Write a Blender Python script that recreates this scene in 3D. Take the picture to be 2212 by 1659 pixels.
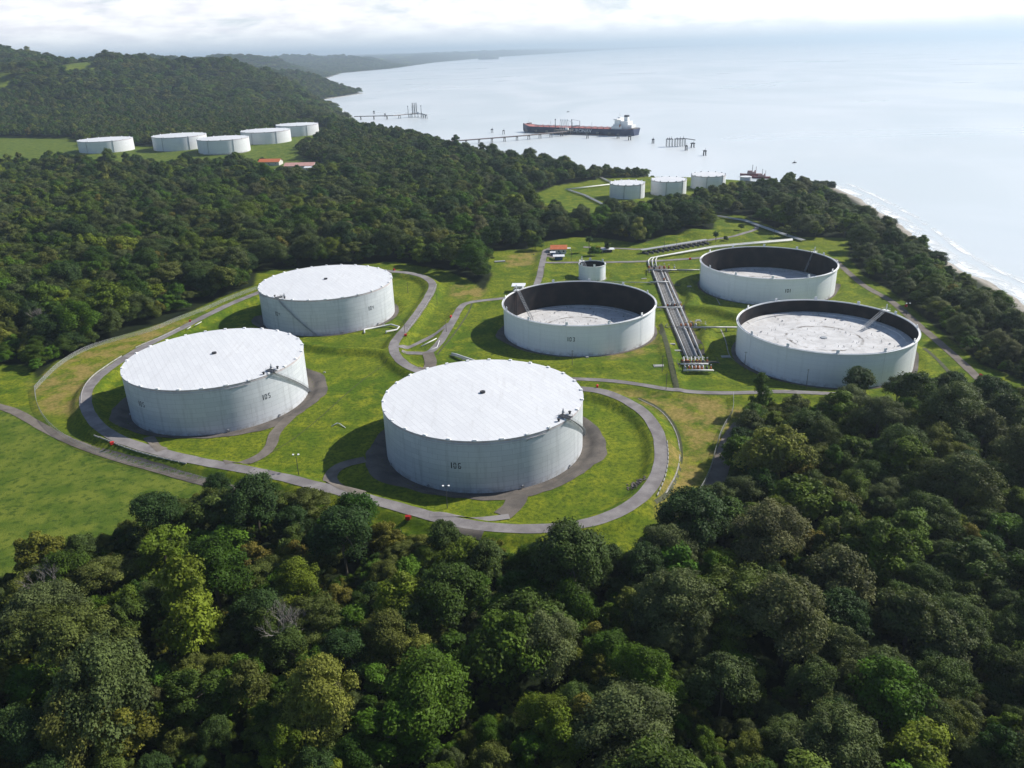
import bpy, math, random
import numpy as np
from mathutils import Vector, Matrix
random.seed(7); rng = np.random.default_rng(7)
S = bpy.context.scene
for o in list(bpy.data.objects): bpy.data.objects.remove(o)

# ------------------------------------------------------------------ camera
CAM_H = 168.32; PITCH = math.radians(22.803); ROLL = math.radians(-1.668); FPX = 1723.0; PW, PH = 2212.0, 1659.0
_F = np.array([0, math.cos(PITCH), -math.sin(PITCH)]); _R0 = np.array([1.0, 0, 0]); _U0 = np.cross(_R0, _F)
_R = _R0*math.cos(ROLL)+_U0*math.sin(ROLL); _U = -_R0*math.sin(ROLL)+_U0*math.cos(ROLL)
cd = bpy.data.cameras.new('camera'); cam = bpy.data.objects.new('camera', cd); S.collection.objects.link(cam)
cd.sensor_width = 36; cd.lens = FPX/PW*36; cd.clip_start = 1; cd.clip_end = 400000
cam.matrix_world = Matrix(((_R[0], _U[0], -_F[0], 0), (_R[1], _U[1], -_F[1], 0), (_R[2], _U[2], -_F[2], CAM_H), (0, 0, 0, 1)))
S.camera = cam
# ------------------------------------------------------------------ sun and sky
SUN_EL = math.radians(37.5); SUN_AZ = math.radians(25)       # azimuth measured from +x towards +y
sd = Vector((math.cos(SUN_EL)*math.cos(SUN_AZ), math.cos(SUN_EL)*math.sin(SUN_AZ), math.sin(SUN_EL)))
sl = bpy.data.lights.new('sun', 'SUN'); sl.energy = 5.0; sl.angle = math.radians(0.5); sl.color = (1.0, 0.955, 0.88)
so = bpy.data.objects.new('sun', sl); S.collection.objects.link(so); so.rotation_euler = sd.to_track_quat('Z', 'Y').to_euler()
W = bpy.data.worlds.new('World'); S.world = W; W.use_nodes = True
nt = W.node_tree; N = nt.nodes; L = nt.links
bg = N['Background']; bg.inputs['Strength'].default_value = 0.09
sky = N.new('ShaderNodeTexSky'); sky.sky_type = 'NISHITA'; sky.sun_disc = False
sky.sun_elevation = SUN_EL; sky.sun_rotation = math.pi/2-SUN_AZ; sky.air_density = 1.0; sky.dust_density = .5; sky.ozone_density = 3.0; sky.altitude = 150
tc = N.new('ShaderNodeTexCoord'); sep = N.new('ShaderNodeSeparateXYZ'); L.new(tc.outputs['Generated'], sep.inputs[0])
def wmath(op, a, b=None, c=None):
    n = N.new('ShaderNodeMath'); n.operation = op
    for i, v in enumerate((a, b, c)):
        if v is None: continue
        if isinstance(v, (int, float)): n.inputs[i].default_value = v
        else: L.new(v, n.inputs[i])
    return n.outputs[0]
def wsmooth(v, a, b, lo=0., hi=1.):
    n = N.new('ShaderNodeMapRange'); n.interpolation_type = 'SMOOTHSTEP'; L.new(v, n.inputs[0])
    n.inputs[1].default_value = a; n.inputs[2].default_value = b; n.inputs[3].default_value = lo; n.inputs[4].default_value = hi
    return n.outputs[0]
az = wmath('ARCTAN2', sep.outputs['X'], sep.outputs['Y'])
cb = N.new('ShaderNodeCombineXYZ'); L.new(wmath('MULTIPLY', az, 4.0), cb.inputs[0]); L.new(wmath('MULTIPLY', sep.outputs['Z'], 15.0), cb.inputs[1])
n1 = N.new('ShaderNodeTexNoise'); n1.inputs['Scale'].default_value = 2.2; n1.inputs['Detail'].default_value = 9; n1.inputs['Roughness'].default_value = .58; n1.inputs['Distortion'].default_value = .3
L.new(cb.outputs[0], n1.inputs['Vector'])
n2 = N.new('ShaderNodeTexNoise'); n2.inputs['Scale'].default_value = 5.5; n2.inputs['Detail'].default_value = 8; L.new(cb.outputs[0], n2.inputs['Vector'])
cover_lo = wsmooth(n1.outputs[0], .28, .46)
cover_hi = wsmooth(n1.outputs[0], .58, .72)
elev = sep.outputs['Z']
band = wsmooth(elev, .07, .17)                                    # clouds thick near the horizon, broken overhead
mixc = N.new('ShaderNodeMix'); mixc.data_type = 'FLOAT'; L.new(band, mixc.inputs[0]); L.new(cover_lo, mixc.inputs[2]); L.new(cover_hi, mixc.inputs[3])
base_gap = wsmooth(elev, .002, .034)                              # clear strip below the cloud base
front = wsmooth(wmath('COSINE', az), -.15, .55, .12, 1.)             # the cloud bank stands over the bay; clear sky behind the camera
cover = wmath('MULTIPLY', wmath('MULTIPLY', wmath('MULTIPLY', mixc.outputs[0], base_gap), front), .97)
cr = N.new('ShaderNodeValToRGB'); cr.color_ramp.elements[0].position = .36; cr.color_ramp.elements[0].color = (8.4, 8.5, 9.1, 1)
cr.color_ramp.elements[1].position = .62; cr.color_ramp.elements[1].color = (11., 11., 11., 1); L.new(n2.outputs[0], cr.inputs[0])
bright = wsmooth(az, -.3, .6, 1.0, 1.3)                           # brighter towards the sun's side
cs = N.new('ShaderNodeVectorMath'); cs.operation = 'SCALE'; L.new(cr.outputs[0], cs.inputs[0]); L.new(bright, cs.inputs['Scale'])
hz = N.new('ShaderNodeMix'); hz.data_type = 'RGBA'; hz.inputs[6].default_value = (6.9, 7.8, 9.0, 1)
L.new(wmath('MAXIMUM', wsmooth(elev, .0, .12, .15, 1.), wmath('SUBTRACT', 1., front)), hz.inputs[0]); L.new(sky.outputs[0], hz.inputs[7])
mx = N.new('ShaderNodeMix'); mx.data_type = 'RGBA'; L.new(cover, mx.inputs[0]); L.new(hz.outputs[2], mx.inputs[6]); L.new(cs.outputs[0], mx.inputs[7])
L.new(mx.outputs[2], bg.inputs['Color'])
S.view_settings.view_transform = 'Standard'; S.view_settings.look = 'None'; S.view_settings.gamma = 1; S.view_settings.exposure = 0.38
S.render.engine = 'CYCLES'; S.cycles.max_bounces = 5; S.cycles.diffuse_bounces = 2; S.cycles.glossy_bounces = 2; S.cycles.transparent_max_bounces = 8; S.cycles.volume_bounces = 0

# ------------------------------------------------------------------ where a point of the photograph lies in the world
SEA = -28.0
def ray(px, py):
    return _F*FPX+_R*(px-PW/2)-_U*(py-PH/2)
def G(px, py, z=0.0):
    d = ray(px, py); t = (z-CAM_H)/d[2]; return (float(d[0]*t), float(d[1]*t))
def project(P):
    d = np.asarray(P, float)-np.array([0, 0, CAM_H]); z = d@_F
    return np.stack([PW/2+FPX*(d@_R)/z, PH/2-FPX*(d@_U)/z], -1), z
def Gs(pts, z=0.0): return [G(a, b, z) for a, b in pts]
def cyl_hit(px, py, cx, cy, r):
    d = ray(px, py); a = d[0]**2+d[1]**2; b = -2*(d[0]*cx+d[1]*cy); c = cx*cx+cy*cy-r*r; D = b*b-4*a*c
    t = (-b-math.sqrt(max(D, 0)))/(2*a); x, y, z = d[0]*t, d[1]*t, CAM_H+d[2]*t
    return math.atan2(y-cy, x-cx), z

# ------------------------------------------------------------------ helpers: materials
def mat(name, col, rough=.6, metal=0., spec=.3):
    m = bpy.data.materials.new(name); m.use_nodes = True; b = m.node_tree.nodes['Principled BSDF']
    b.inputs['Base Color'].default_value = (*col, 1); b.inputs['Roughness'].default_value = rough; b.inputs['Metallic'].default_value = metal
    b.inputs['Specular IOR Level'].default_value = spec
    return m
def noisy(name, c1, c2, scale, rough=.7, detail=6, spec=.2, bump=0., coord='Object', lo=.35, hi=.65, metal=0.):
    m = mat(name, c1, rough, metal, spec); t = m.node_tree; n = t.nodes; b = n['Principled BSDF']
    tcn = n.new('ShaderNodeTexCoord'); nz = n.new('ShaderNodeTexNoise'); nz.inputs['Scale'].default_value = scale; nz.inputs['Detail'].default_value = detail
    t.links.new(tcn.outputs[coord], nz.inputs['Vector']); r = n.new('ShaderNodeValToRGB')
    r.color_ramp.elements[0].position = lo; r.color_ramp.elements[1].position = hi
    r.color_ramp.elements[0].color = (*c1, 1); r.color_ramp.elements[1].color = (*c2, 1)
    t.links.new(nz.outputs[0], r.inputs[0]); t.links.new(r.outputs[0], b.inputs['Base Color'])
    if bump:
        bp = n.new('ShaderNodeBump'); bp.inputs['Strength'].default_value = bump; bp.inputs['Distance'].default_value = .3
        t.links.new(nz.outputs[0], bp.inputs['Height']); t.links.new(bp.outputs[0], b.inputs['Normal'])
    return m
class NT:
    """small node-writing helper"""
    def __init__(s, m): s.t = m.node_tree; s.n = s.t.nodes; s.b = s.n.get('Principled BSDF')
    def link(s, a, b): s.t.links.new(a, b)
    def put(s, sock, v):
        if isinstance(v, (int, float)): sock.default_value = v
        elif isinstance(v, tuple): sock.default_value = v if len(v) == len(sock.default_value) else (*v, 1)
        else: s.link(v, sock)
    def math(s, op, a, b=None, c=None):
        k = s.n.new('ShaderNodeMath'); k.operation = op
        for i, v in enumerate((a, b, c)):
            if v is not None: s.put(k.inputs[i], v)
        return k.outputs[0]
    def mix(s, f, a, b, mode='MIX'):
        k = s.n.new('ShaderNodeMix'); k.data_type = 'RGBA'; k.blend_type = mode; s.put(k.inputs[0], f); s.put(k.inputs[6], a); s.put(k.inputs[7], b); return k.outputs[2]
    def rng(s, v, a, b, lo=0., hi=1.):
        k = s.n.new('ShaderNodeMapRange'); k.interpolation_type = 'SMOOTHSTEP'; s.put(k.inputs[0], v)
        for i, q in enumerate((a, b, lo, hi)): k.inputs[i+1].default_value = q
        return k.outputs[0]
    def noise(s, vec, scale, detail=5, rough=.55, dist=0.):
        k = s.n.new('ShaderNodeTexNoise'); s.link(vec, k.inputs['Vector']); k.inputs['Scale'].default_value = scale; k.inputs['Detail'].default_value = detail
        k.inputs['Roughness'].default_value = rough; k.inputs['Distortion'].default_value = dist; return k.outputs[0]
    def coord(s, w='Object'): return s.n.new('ShaderNodeTexCoord').outputs[w]
    def mapping(s, v, sc=(1, 1, 1), rot=(0, 0, 0)):
        k = s.n.new('ShaderNodeMapping'); s.link(v, k.inputs[0]); k.inputs['Scale'].default_value = sc; k.inputs['Rotation'].default_value = rot; return k.outputs[0]
    def attr(s, name, o='Fac'):
        k = s.n.new('ShaderNodeAttribute'); k.attribute_name = name; return k.outputs[o]
    def bump(s, h, strength, dist):
        k = s.n.new('ShaderNodeBump'); k.inputs['Strength'].default_value = strength; k.inputs['Distance'].default_value = dist; s.link(h, k.inputs['Height']); s.link(k.outputs[0], s.b.inputs['Normal'])

# ------------------------------------------------------------------ helpers: mesh and objects
def link(name, me, m, parent=None):
    o = bpy.data.objects.new(name, me); S.collection.objects.link(o)
    if m is not None: me.materials.append(m)
    if parent is not None: o.parent = parent
    return o
class MB:
    def __init__(s): s.v = []; s.f = []
    def box(s, c, size, rz=0., tilt=None):
        x, y, z = size[0]/2, size[1]/2, size[2]/2; i = len(s.v); ca, sa = math.cos(rz), math.sin(rz)
        for dx, dy, dz in ((-x, -y, -z), (x, -y, -z), (x, y, -z), (-x, y, -z), (-x, -y, z), (x, -y, z), (x, y, z), (-x, y, z)):
            s.v.append((c[0]+dx*ca-dy*sa, c[1]+dx*sa+dy*ca, c[2]+dz))
        s.f += [(i, i+3, i+2, i+1), (i+4, i+5, i+6, i+7), (i, i+1, i+5, i+4), (i+1, i+2, i+6, i+5), (i+2, i+3, i+7, i+6), (i+3, i, i+4, i+7)]
        return s
    def path(s, pts, r, n=8, cap=True, r2=None):
        pts = [Vector(p) for p in pts]; i0 = len(s.v); m = len(pts)
        for k, p in enumerate(pts):
            d = (pts[min(k+1, m-1)]-pts[max(k-1, 0)]).normalized(); u = d.cross(Vector((0, 0, 1)))
            if u.length < 1e-3: u = Vector((1, 0, 0))
            u.normalize(); w = u.cross(d).normalized(); rr = r if r2 is None else r+(r2-r)*k/(m-1)
            if 0 < k < m-1:
                a = (p-pts[k-1]).normalized(); b = (pts[k+1]-p).normalized(); rr_ = rr/max(.5, math.cos(a.angle(b)/2) if a.length and b.length else 1)
            else: rr_ = rr
            for j in range(n):
                t = 2*math.pi*j/n; s.v.append(tuple(p+u*math.cos(t)*rr_+w*math.sin(t)*rr))
        for k in range(m-1):
            for j in range(n):
                a = i0+k*n+j; b = i0+k*n+(j+1) % n; s.f.append((a, b, b+n, a+n))
        if cap: s.f.append(tuple(range(i0, i0+n))[::-1]); s.f.append(tuple(range(i0+(m-1)*n, i0+m*n)))
        return s
    def lathe(s, prof, c=(0, 0, 0), n=24, cap=True):
        i0 = len(s.v)
        for r, z in prof:
            for j in range(n): t = 2*math.pi*j/n; s.v.append((c[0]+r*math.cos(t), c[1]+r*math.sin(t), c[2]+z))
        for k in range(len(prof)-1):
            for j in range(n): a = i0+k*n+j; b = i0+k*n+(j+1) % n; s.f.append((a, b, b+n, a+n))
        if cap: s.f.append(tuple(range(i0, i0+n))[::-1]); s.f.append(tuple(range(i0+(len(prof)-1)*n, i0+len(prof)*n)))
        return s
    def face(s, pts): i = len(s.v); s.v += [tuple(p) for p in pts]; s.f.append(tuple(range(i, i+len(pts)))); return s
    def prism(s, poly, z0, z1):
        i = len(s.v); n = len(poly); s.v += [(x, y, z0) for x, y in poly]+[(x, y, z1) for x, y in poly]
        s.f.append(tuple(range(i, i+n))[::-1]); s.f.append(tuple(range(i+n, i+2*n)))
        for j in range(n): k = (j+1) % n; s.f.append((i+j, i+k, i+n+k, i+n+j))
        return s
    def gable(s, c, L_, W_, z0, z1, ov=.4, th=.15, rz=0.):
        ca, sa = math.cos(rz), math.sin(rz)
        def P(x, y, z): return (c[0]+x*ca-y*sa, c[1]+x*sa+y*ca, c[2]+z)
        l, w = L_/2+ov, W_/2+ov
        for sgn in (-1, 1):
            i = len(s.v); s.v += [P(-l, sgn*w, z0), P(l, sgn*w, z0), P(l, 0, z1), P(-l, 0, z1), P(-l, sgn*w, z0-th), P(l, sgn*w, z0-th), P(l, 0, z1-th), P(-l, 0, z1-th)]
            s.f += [(i, i+1, i+2, i+3), (i+7, i+6, i+5, i+4), (i, i+4, i+5, i+1), (i+1, i+5, i+6, i+2), (i+3, i+2, i+6, i+7), (i, i+3, i+7, i+4)]
        return s
    def build(s, name, m, parent=None, smooth=False):
        me = bpy.data.meshes.new(name); me.from_pydata(s.v, [], s.f); me.update()
        if smooth: me.polygons.foreach_set('use_smooth', [True]*len(me.polygons))
        return link(name, me, m, parent)
def tag(o, label=None, cat=None, group=None, kind=None):
    if label: o['label'] = label
    if cat: o['category'] = cat
    if group: o['group'] = group
    if kind: o['kind'] = kind
    return o
def empty(name, loc, label, cat, group=None, rz=0., sc=1.):
    o = bpy.data.objects.new(name, None); S.collection.objects.link(o); o.location = loc; o.rotation_euler = (0, 0, rz); o.scale = (sc, sc, sc); o.empty_display_size = 1
    return tag(o, label, cat, group)
def structure(o): o['kind'] = 'structure'; return o
def npmesh(name, V, F, smooth=True):
    me = bpy.data.meshes.new(name); V = np.asarray(V, np.float32); F = np.asarray(F, np.int32); k = F.shape[1]
    me.vertices.add(len(V)); me.vertices.foreach_set('co', V.ravel()); me.loops.add(F.size); me.loops.foreach_set('vertex_index', F.ravel())
    me.polygons.add(len(F)); me.polygons.foreach_set('loop_start', np.arange(0, F.size, k, dtype=np.int32)); me.polygons.foreach_set('loop_total', np.full(len(F), k, np.int32))
    if smooth: me.polygons.foreach_set('use_smooth', np.ones(len(F), bool))
    me.update(calc_edges=True); return me

# ------------------------------------------------------------------ noise and geometry in the plane
_P = np.random.default_rng(3).permutation(512)
def vnoise(x, y):
    xi = np.floor(x).astype(int); yi = np.floor(y).astype(int); fx = x-xi; fy = y-yi; fx = fx*fx*(3-2*fx); fy = fy*fy*(3-2*fy)
    def h(a, b): return _P[(_P[a & 511]+b) & 511]/511.
    return (h(xi, yi)*(1-fx)+h(xi+1, yi)*fx)*(1-fy)+(h(xi, yi+1)*(1-fx)+h(xi+1, yi+1)*fx)*fy
def fbm(x, y, o=4):
    s = 0; a = .5
    for k in range(o): s = s+a*vnoise(x*2**k+17*k, y*2**k-9*k); a *= .5
    return s
def seg_dist(X, Y, pts, closed=False):
    """distance to a polyline"""
    d = np.full(np.shape(X), 1e12); n = len(pts); rngk = range(n if closed else n-1)
    for k in rngk:
        ax, ay = pts[k]; bx, by = pts[(k+1) % n]; dx, dy = bx-ax, by-ay; t = np.clip(((X-ax)*dx+(Y-ay)*dy)/(dx*dx+dy*dy+1e-9), 0, 1)
        d = np.minimum(d, (X-ax-t*dx)**2+(Y-ay-t*dy)**2)
    return np.sqrt(d)
def inside(X, Y, pts):
    r = np.zeros(np.shape(X), bool); n = len(pts)
    for k in range(n):
        ax, ay = pts[k]; bx, by = pts[(k+1) % n]
        if ay == by: continue
        c = ((ay > Y) != (by > Y)) & (X < (bx-ax)*(Y-ay)/(by-ay)+ax); r ^= c
    return r
def sstep(a, b, x): t = np.clip((x-a)/(b-a), 0, 1); return t*t*(3-2*t)
def smooth_poly(pts, it=2, closed=False):
    for _ in range(it):
        q = []; n = len(pts)
        for k in range(n if closed else n-1):
            a, b = pts[k], pts[(k+1) % n]; q += [(a[0]*.75+b[0]*.25, a[1]*.75+b[1]*.25), (a[0]*.25+b[0]*.75, a[1]*.25+b[1]*.75)]
        if not closed: q = [pts[0]]+q+[pts[-1]]
        pts = q
    return pts

# ------------------------------------------------------------------ terrain
EAST = [(520, -3000), (440, 0), (412, 300)]+[G(a, b, SEA) for a, b in ((2330, 740), (2238, 673), (2205, 646), (2142, 608), (2090, 588), (1998, 530), (1968, 498), (1862, 430), (1790, 398))]
COAST = EAST+[(430, 1150), (372, 1165), (300, 1215), (154, 1270), (70, 1330),
         (10, 1440), (-100, 1671), (-245, 1905), (-400, 2300), (-530, 2821), (-640, 3250), (-840, 3627), (-850, 3900), (-740, 4500), (-790, 4640), (-1150, 5300), (-1500, 7089), (-1740, 9309),
         (-1407, 11056), (-1223, 15612), (-128, 22928), (6000, 45000), (20000, 72000), (60000, 98000), (140000, 120000)]
TREE_EDGE = [(600, -3000), (410, 0), (380, 250)]+[G(a, b, 5) for a, b in ((2300, 735), (2212, 673), (2184, 646), (2120, 612), (2070, 592), (1980, 533), (1953, 501), (1844, 433), (1753, 397), (1700, 380))]
LAND = COAST+[(140000, 300000), (-200000, 300000), (-200000, -3000)]
Z2 = 3.0   # height of the dike crests
RING = Gs([(850, 592), (895, 597), (925, 607), (938, 622), (925, 650), (898, 690), (875, 720), (857, 740), (850, 755), (853, 772), (868, 790), (890, 804), (940, 822), (1020, 838), (1130, 845), (1255, 848), (1300, 853), (1350, 872),
           (1395, 902), (1421, 940), (1430, 985), (1424, 1030), (1398, 1075), (1350, 1112), (1290, 1137), (1215, 1151), (1130, 1155), (1040, 1149), (960, 1134), (880, 1111), (800, 1089), (740, 1073), (680, 1058),
           (600, 1038), (500, 1018), (440, 1008), (370, 992), (300, 973), (250, 955), (213, 928), (192, 900), (185, 872), (192, 847), (215, 820), (255, 792), (300, 762), (400, 713), (440, 692), (500, 662), (556, 640), (620, 612), (700, 592), (780, 588)], Z2)
RING = smooth_poly(RING, 2, True)
ROAD2 = smooth_poly(Gs([(857, 771), (890, 770), (925, 772), (945, 755), (965, 725), (985, 690), (995, 669), (1012, 660), (1050, 655), (1100, 650), (1150, 640), (1165, 610), (1170, 580), (1175, 560), (1180, 545)], 1.2), 2)
ROAD3 = smooth_poly(Gs([(1200, 826), (1300, 829), (1370, 837), (1440, 850), (1520, 858), (1600, 858), (1680, 854), (1760, 858), (1850, 862)], 1.2), 2)
ROAD4 = smooth_poly(Gs([(1168, 574), (1200, 573), (1380, 572), (1510, 564), (1560, 555)], .8), 2)
ROAD5 = smooth_poly(Gs([(1800, 565), (1840, 603), (1870, 628), (1925, 656), (1985, 712), (2030, 750), (2080, 795), (2125, 840)], .6), 2)
DIKES = [(Gs([(640, 748), (720, 760), (800, 763), (838, 768), (848, 785)], 2.2), 3.0, 1.5, 4.5), (Gs([(1422, 705), (1436, 745), (1452, 795), (1468, 852)], 1.6), 1.6, 1.2, 5),
         (Gs([(1486, 668), (1540, 672), (1600, 690)], 2.4), 3.6, 1.5, 6), (Gs([(1492, 705), (1530, 715), (1520, 760)], 1.8), 3.0, 1.2, 5), (Gs([(1480, 610), (1500, 650), (1490, 668)], 2.0), 3.2, 1.5, 5),
         (Gs([(1050, 790), (1150, 792), (1250, 795), (1360, 790)], .9), .9, 1.5, 7)]
def hills(X, Y):
    d = np.hypot(X, Y)
    h = 165*np.exp(-(((X+2350)/1050)**2+((Y-3150)/800)**2))
    h = h+95*np.exp(-(((X+1500)/520)**2+((Y-2500)/420)**2))
    h = h+60*np.exp(-(((X+1100)/420)**2+((Y-3150)/600)**2))
    h = h+120*np.exp(-(((X+2000)/900)**2+((Y-4700)/900)**2))
    h = h+100*np.exp(-(((X+3400)/1500)**2+((Y-7600)/1100)**2))+70*np.exp(-(((X+2350)/600)**2+((Y-7300)/900)**2))
    h = h+110*np.exp(-(((X+3000)/1500)**2+((Y-12500)/1500)**2))
    h = h+sstep(9000, 26000, Y)*130*fbm(X/5000+3, Y/9000, 4)*sstep(-200, 3000, -X+Y*.1)
    n = fbm(X/330+5, Y/330, 5)-.47
    h = h*(1+.6*n)+sstep(1200, 2600, Y)*75*n*sstep(0, 90, h+20)
    return h
FARBUMP = 14.0
def height(X, Y):
    X = np.asarray(X, float); Y = np.asarray(Y, float)
    land = inside(X, Y, LAND); dc = seg_dist(X, Y, COAST); dcs = np.where(land, dc, -dc)
    z = hills(X, Y)+FARBUMP*sstep(1250, 1650, Y-.2*X)
    z = z+4*(fbm(X/90, Y/90, 3)-.45)*sstep(0, 40, seg_dist(X, Y, CLEAR_MAIN)+np.where(inside(X, Y, CLEAR_MAIN), -1e3, 0))
    z = z-4*sstep(700, 980, Y-.4*X+0*X)*(Y < 1600)*sstep(-150, 200, X)
    z = np.where(dcs > 0, SEA-1+(z-SEA+1)*sstep(4, 50+.05*np.hypot(X, Y), dcs)+2.2*sstep(0, 6, dcs), SEA-1-3*sstep(0, 30, -dcs))
    bump = np.zeros_like(z)
    bump = np.maximum(bump, Z2*(1-sstep(3.7, 8.6, seg_dist(X, Y, RING, True))))
    for r, h_, a, b in ((ROAD2, 1.2, 3.5, 8), (ROAD3, 1.2, 4, 9), (ROAD4, .8, 4, 9), (ROAD5, .6, 4, 9)): bump = np.maximum(bump, h_*(1-sstep(a, b, seg_dist(X, Y, r))))
    for p, h_, a, b in DIKES: bump = np.maximum(bump, h_*(1-sstep(a, a+b, seg_dist(X, Y, p))))
    # mounds beside the pump row
    for (mx_, my_), r, hh in ((G(1450, 522), 14, 3.), (G(1500, 512), 17, 5.), (G(1580, 505), 12, 2.), (G(1230, 530), 22, 2.)): bump = np.maximum(bump, hh*np.exp(-((X-mx_)**2+(Y-my_)**2)/(r*r)))
    z = z+bump
    for (tx, ty), tr in (((-13.31, 329.98), 47), ((-154.89, 391.79), 47), ((-125.75, 534.39), 47), ((43.92, 486.53), 50), ((190.47, 572.45), 50), ((179.01, 428.75), 50), ((65.4, 610.3), 12)):
        dd = np.hypot(X-tx, Y-ty); z = z*sstep(tr, tr+5, dd)
    return z
CLEAR_MAIN = Gs([(-90, 792), (60, 800), (78, 838), (130, 787), (250, 738), (380, 697), (480, 650), (555, 622), (560, 592), (850, 572), (960, 590), (1010, 612), (1048, 640), (1068, 600), (1048, 548), (1140, 545), (1180, 528), (1240, 520), (1300, 520), (1380, 532), (1480, 512),
                 (1545, 500), (1548, 466), (1600, 470), (1640, 486), (1730, 518), (1830, 520), (1826, 560), (1858, 600), (1925, 640), (1990, 695), (2050, 745), (2110, 795), (2175, 820), (2240, 850), (2200, 890), (2080, 880),
                 (1990, 878), (1900, 900), (1760, 900), (1660, 885), (1615, 880), (1600, 930), (1560, 1075), (1520, 1120), (1450, 1180), (1350, 1220), (1050, 1228), (960, 1210), (880, 1176), (700, 1122), (560, 1100), (440, 1098), (380, 1140), (220, 1195), (90, 1250), (-90, 1290)])
CLEAR_MID = Gs([(1085, 442), (1170, 418), (1200, 404), (1300, 386), (1395, 383), (1405, 366), (1590, 364), (1602, 392), (1590, 418), (1420, 442), (1400, 470), (1320, 492), (1240, 495), (1195, 468), (1140, 470)], -2)
CLEAR_FAR = Gs([(-90, 306), (165, 305), (185, 322), (330, 319), (460, 318), (540, 308), (610, 291), (695, 278), (718, 288), (700, 300), (645, 318), (640, 332), (700, 345), (705, 372), (560, 378), (548, 354), (420, 356), (150, 356), (-90, 368)], FARBUMP)
def ground_z(x, y): return float(height(np.array([x]), np.array([y]))[0])
def axis(lo, hi, step, far_lo, far_hi, g):
    a = list(np.arange(lo, hi+step, step)); s = step
    while a[-1] < far_hi: s *= g; a.append(a[-1]+s)
    s = step
    while a[0] > far_lo: s *= g; a.insert(0, a[0]-s)
    return np.array(a)
ax = axis(-300, 330, 2.0, -60000, 120000, 1.045); ay = axis(150, 760, 2.0, -300, 125000, 1.028)
XX, YY = np.meshgrid(ax, ay); ZZ = height(XX, YY)
nx, ny = len(ax), len(ay); idx = np.arange(nx*ny).reshape(ny, nx)
Fq = np.stack([idx[:-1, :-1], idx[:-1, 1:], idx[1:, 1:], idx[1:, :-1]], -1).reshape(-1, 4)
me = npmesh('ground', np.stack([XX, YY, ZZ], -1).reshape(-1, 3), Fq)
xf, yf = XX.ravel(), YY.ravel()
land = inside(xf, yf, LAND); dcoast = seg_dist(xf, yf, COAST)
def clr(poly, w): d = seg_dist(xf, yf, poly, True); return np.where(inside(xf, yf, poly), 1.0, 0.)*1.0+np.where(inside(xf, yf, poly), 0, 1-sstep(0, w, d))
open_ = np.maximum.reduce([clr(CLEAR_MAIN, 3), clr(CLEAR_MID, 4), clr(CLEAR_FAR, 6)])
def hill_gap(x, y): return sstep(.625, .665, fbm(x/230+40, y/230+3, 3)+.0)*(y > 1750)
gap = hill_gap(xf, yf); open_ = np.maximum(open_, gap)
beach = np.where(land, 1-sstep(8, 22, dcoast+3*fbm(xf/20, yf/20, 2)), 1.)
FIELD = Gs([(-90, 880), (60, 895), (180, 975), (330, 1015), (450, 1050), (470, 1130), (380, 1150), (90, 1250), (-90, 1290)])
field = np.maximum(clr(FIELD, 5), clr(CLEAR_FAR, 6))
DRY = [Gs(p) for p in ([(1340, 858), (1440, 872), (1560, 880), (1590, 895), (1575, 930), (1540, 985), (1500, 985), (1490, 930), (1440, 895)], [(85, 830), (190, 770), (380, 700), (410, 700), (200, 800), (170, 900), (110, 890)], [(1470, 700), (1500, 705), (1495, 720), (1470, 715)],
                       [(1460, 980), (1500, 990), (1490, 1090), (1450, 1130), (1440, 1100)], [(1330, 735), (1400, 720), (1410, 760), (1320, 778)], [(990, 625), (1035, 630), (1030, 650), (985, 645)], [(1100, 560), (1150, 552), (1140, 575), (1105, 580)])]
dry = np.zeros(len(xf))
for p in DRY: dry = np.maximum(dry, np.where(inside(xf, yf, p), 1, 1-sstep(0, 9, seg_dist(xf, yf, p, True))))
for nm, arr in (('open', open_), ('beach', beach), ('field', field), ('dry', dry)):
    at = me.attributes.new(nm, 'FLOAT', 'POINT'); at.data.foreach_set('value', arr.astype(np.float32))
gm = mat('ground', (.1, .15, .03), .95, 0, .08); q = NT(gm); geo = q.n.new('ShaderNodeNewGeometry').outputs['Position']
big = q.noise(geo, .018, 4); mid = q.noise(geo, .11, 5, .6); fine = q.noise(geo, .55, 6, .8)
grass = q.mix(q.rng(big, .38, .62), (.078, .130, .008), (.140, .175, .012))
grass = q.mix(q.rng(mid, .42, .68), grass, (.205, .228, .016))
grass = q.mix(q.math('MULTIPLY', q.rng(fine, .42, .62), .75), grass, (.036, .066, .008))
fld = q.mix(q.rng(mid, .35, .65), (.070, .112, .014), (.135, .165, .024)); fld = q.mix(q.math('MULTIPLY', q.rng(q.noise(geo, .35, 5, .7), .50, .62), .75), fld, (.034, .066, .010))
c = q.mix(q.attr('field'), grass, fld)
dn = q.math('MULTIPLY', q.attr('dry'), q.rng(q.noise(geo, .09, 6, .65), .36, .60)); c = q.mix(q.math('MULTIPLY', dn, .8), c, q.mix(q.rng(fine, .4, .6), (.330, .225, .085), (.200, .160, .045)))
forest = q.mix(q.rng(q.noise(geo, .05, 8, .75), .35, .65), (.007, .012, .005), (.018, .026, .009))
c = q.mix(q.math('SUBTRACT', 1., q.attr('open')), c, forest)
sand = q.mix(q.rng(mid, .3, .7), (.27, .24, .20), (.42, .39, .34)); c = q.mix(q.attr('beach'), c, sand)
q.link(c, q.b.inputs['Base Color']); q.bump(q.noise(geo, 1.4, 6, .75), .9, .35)
structure(link('ground', me, gm))

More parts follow.
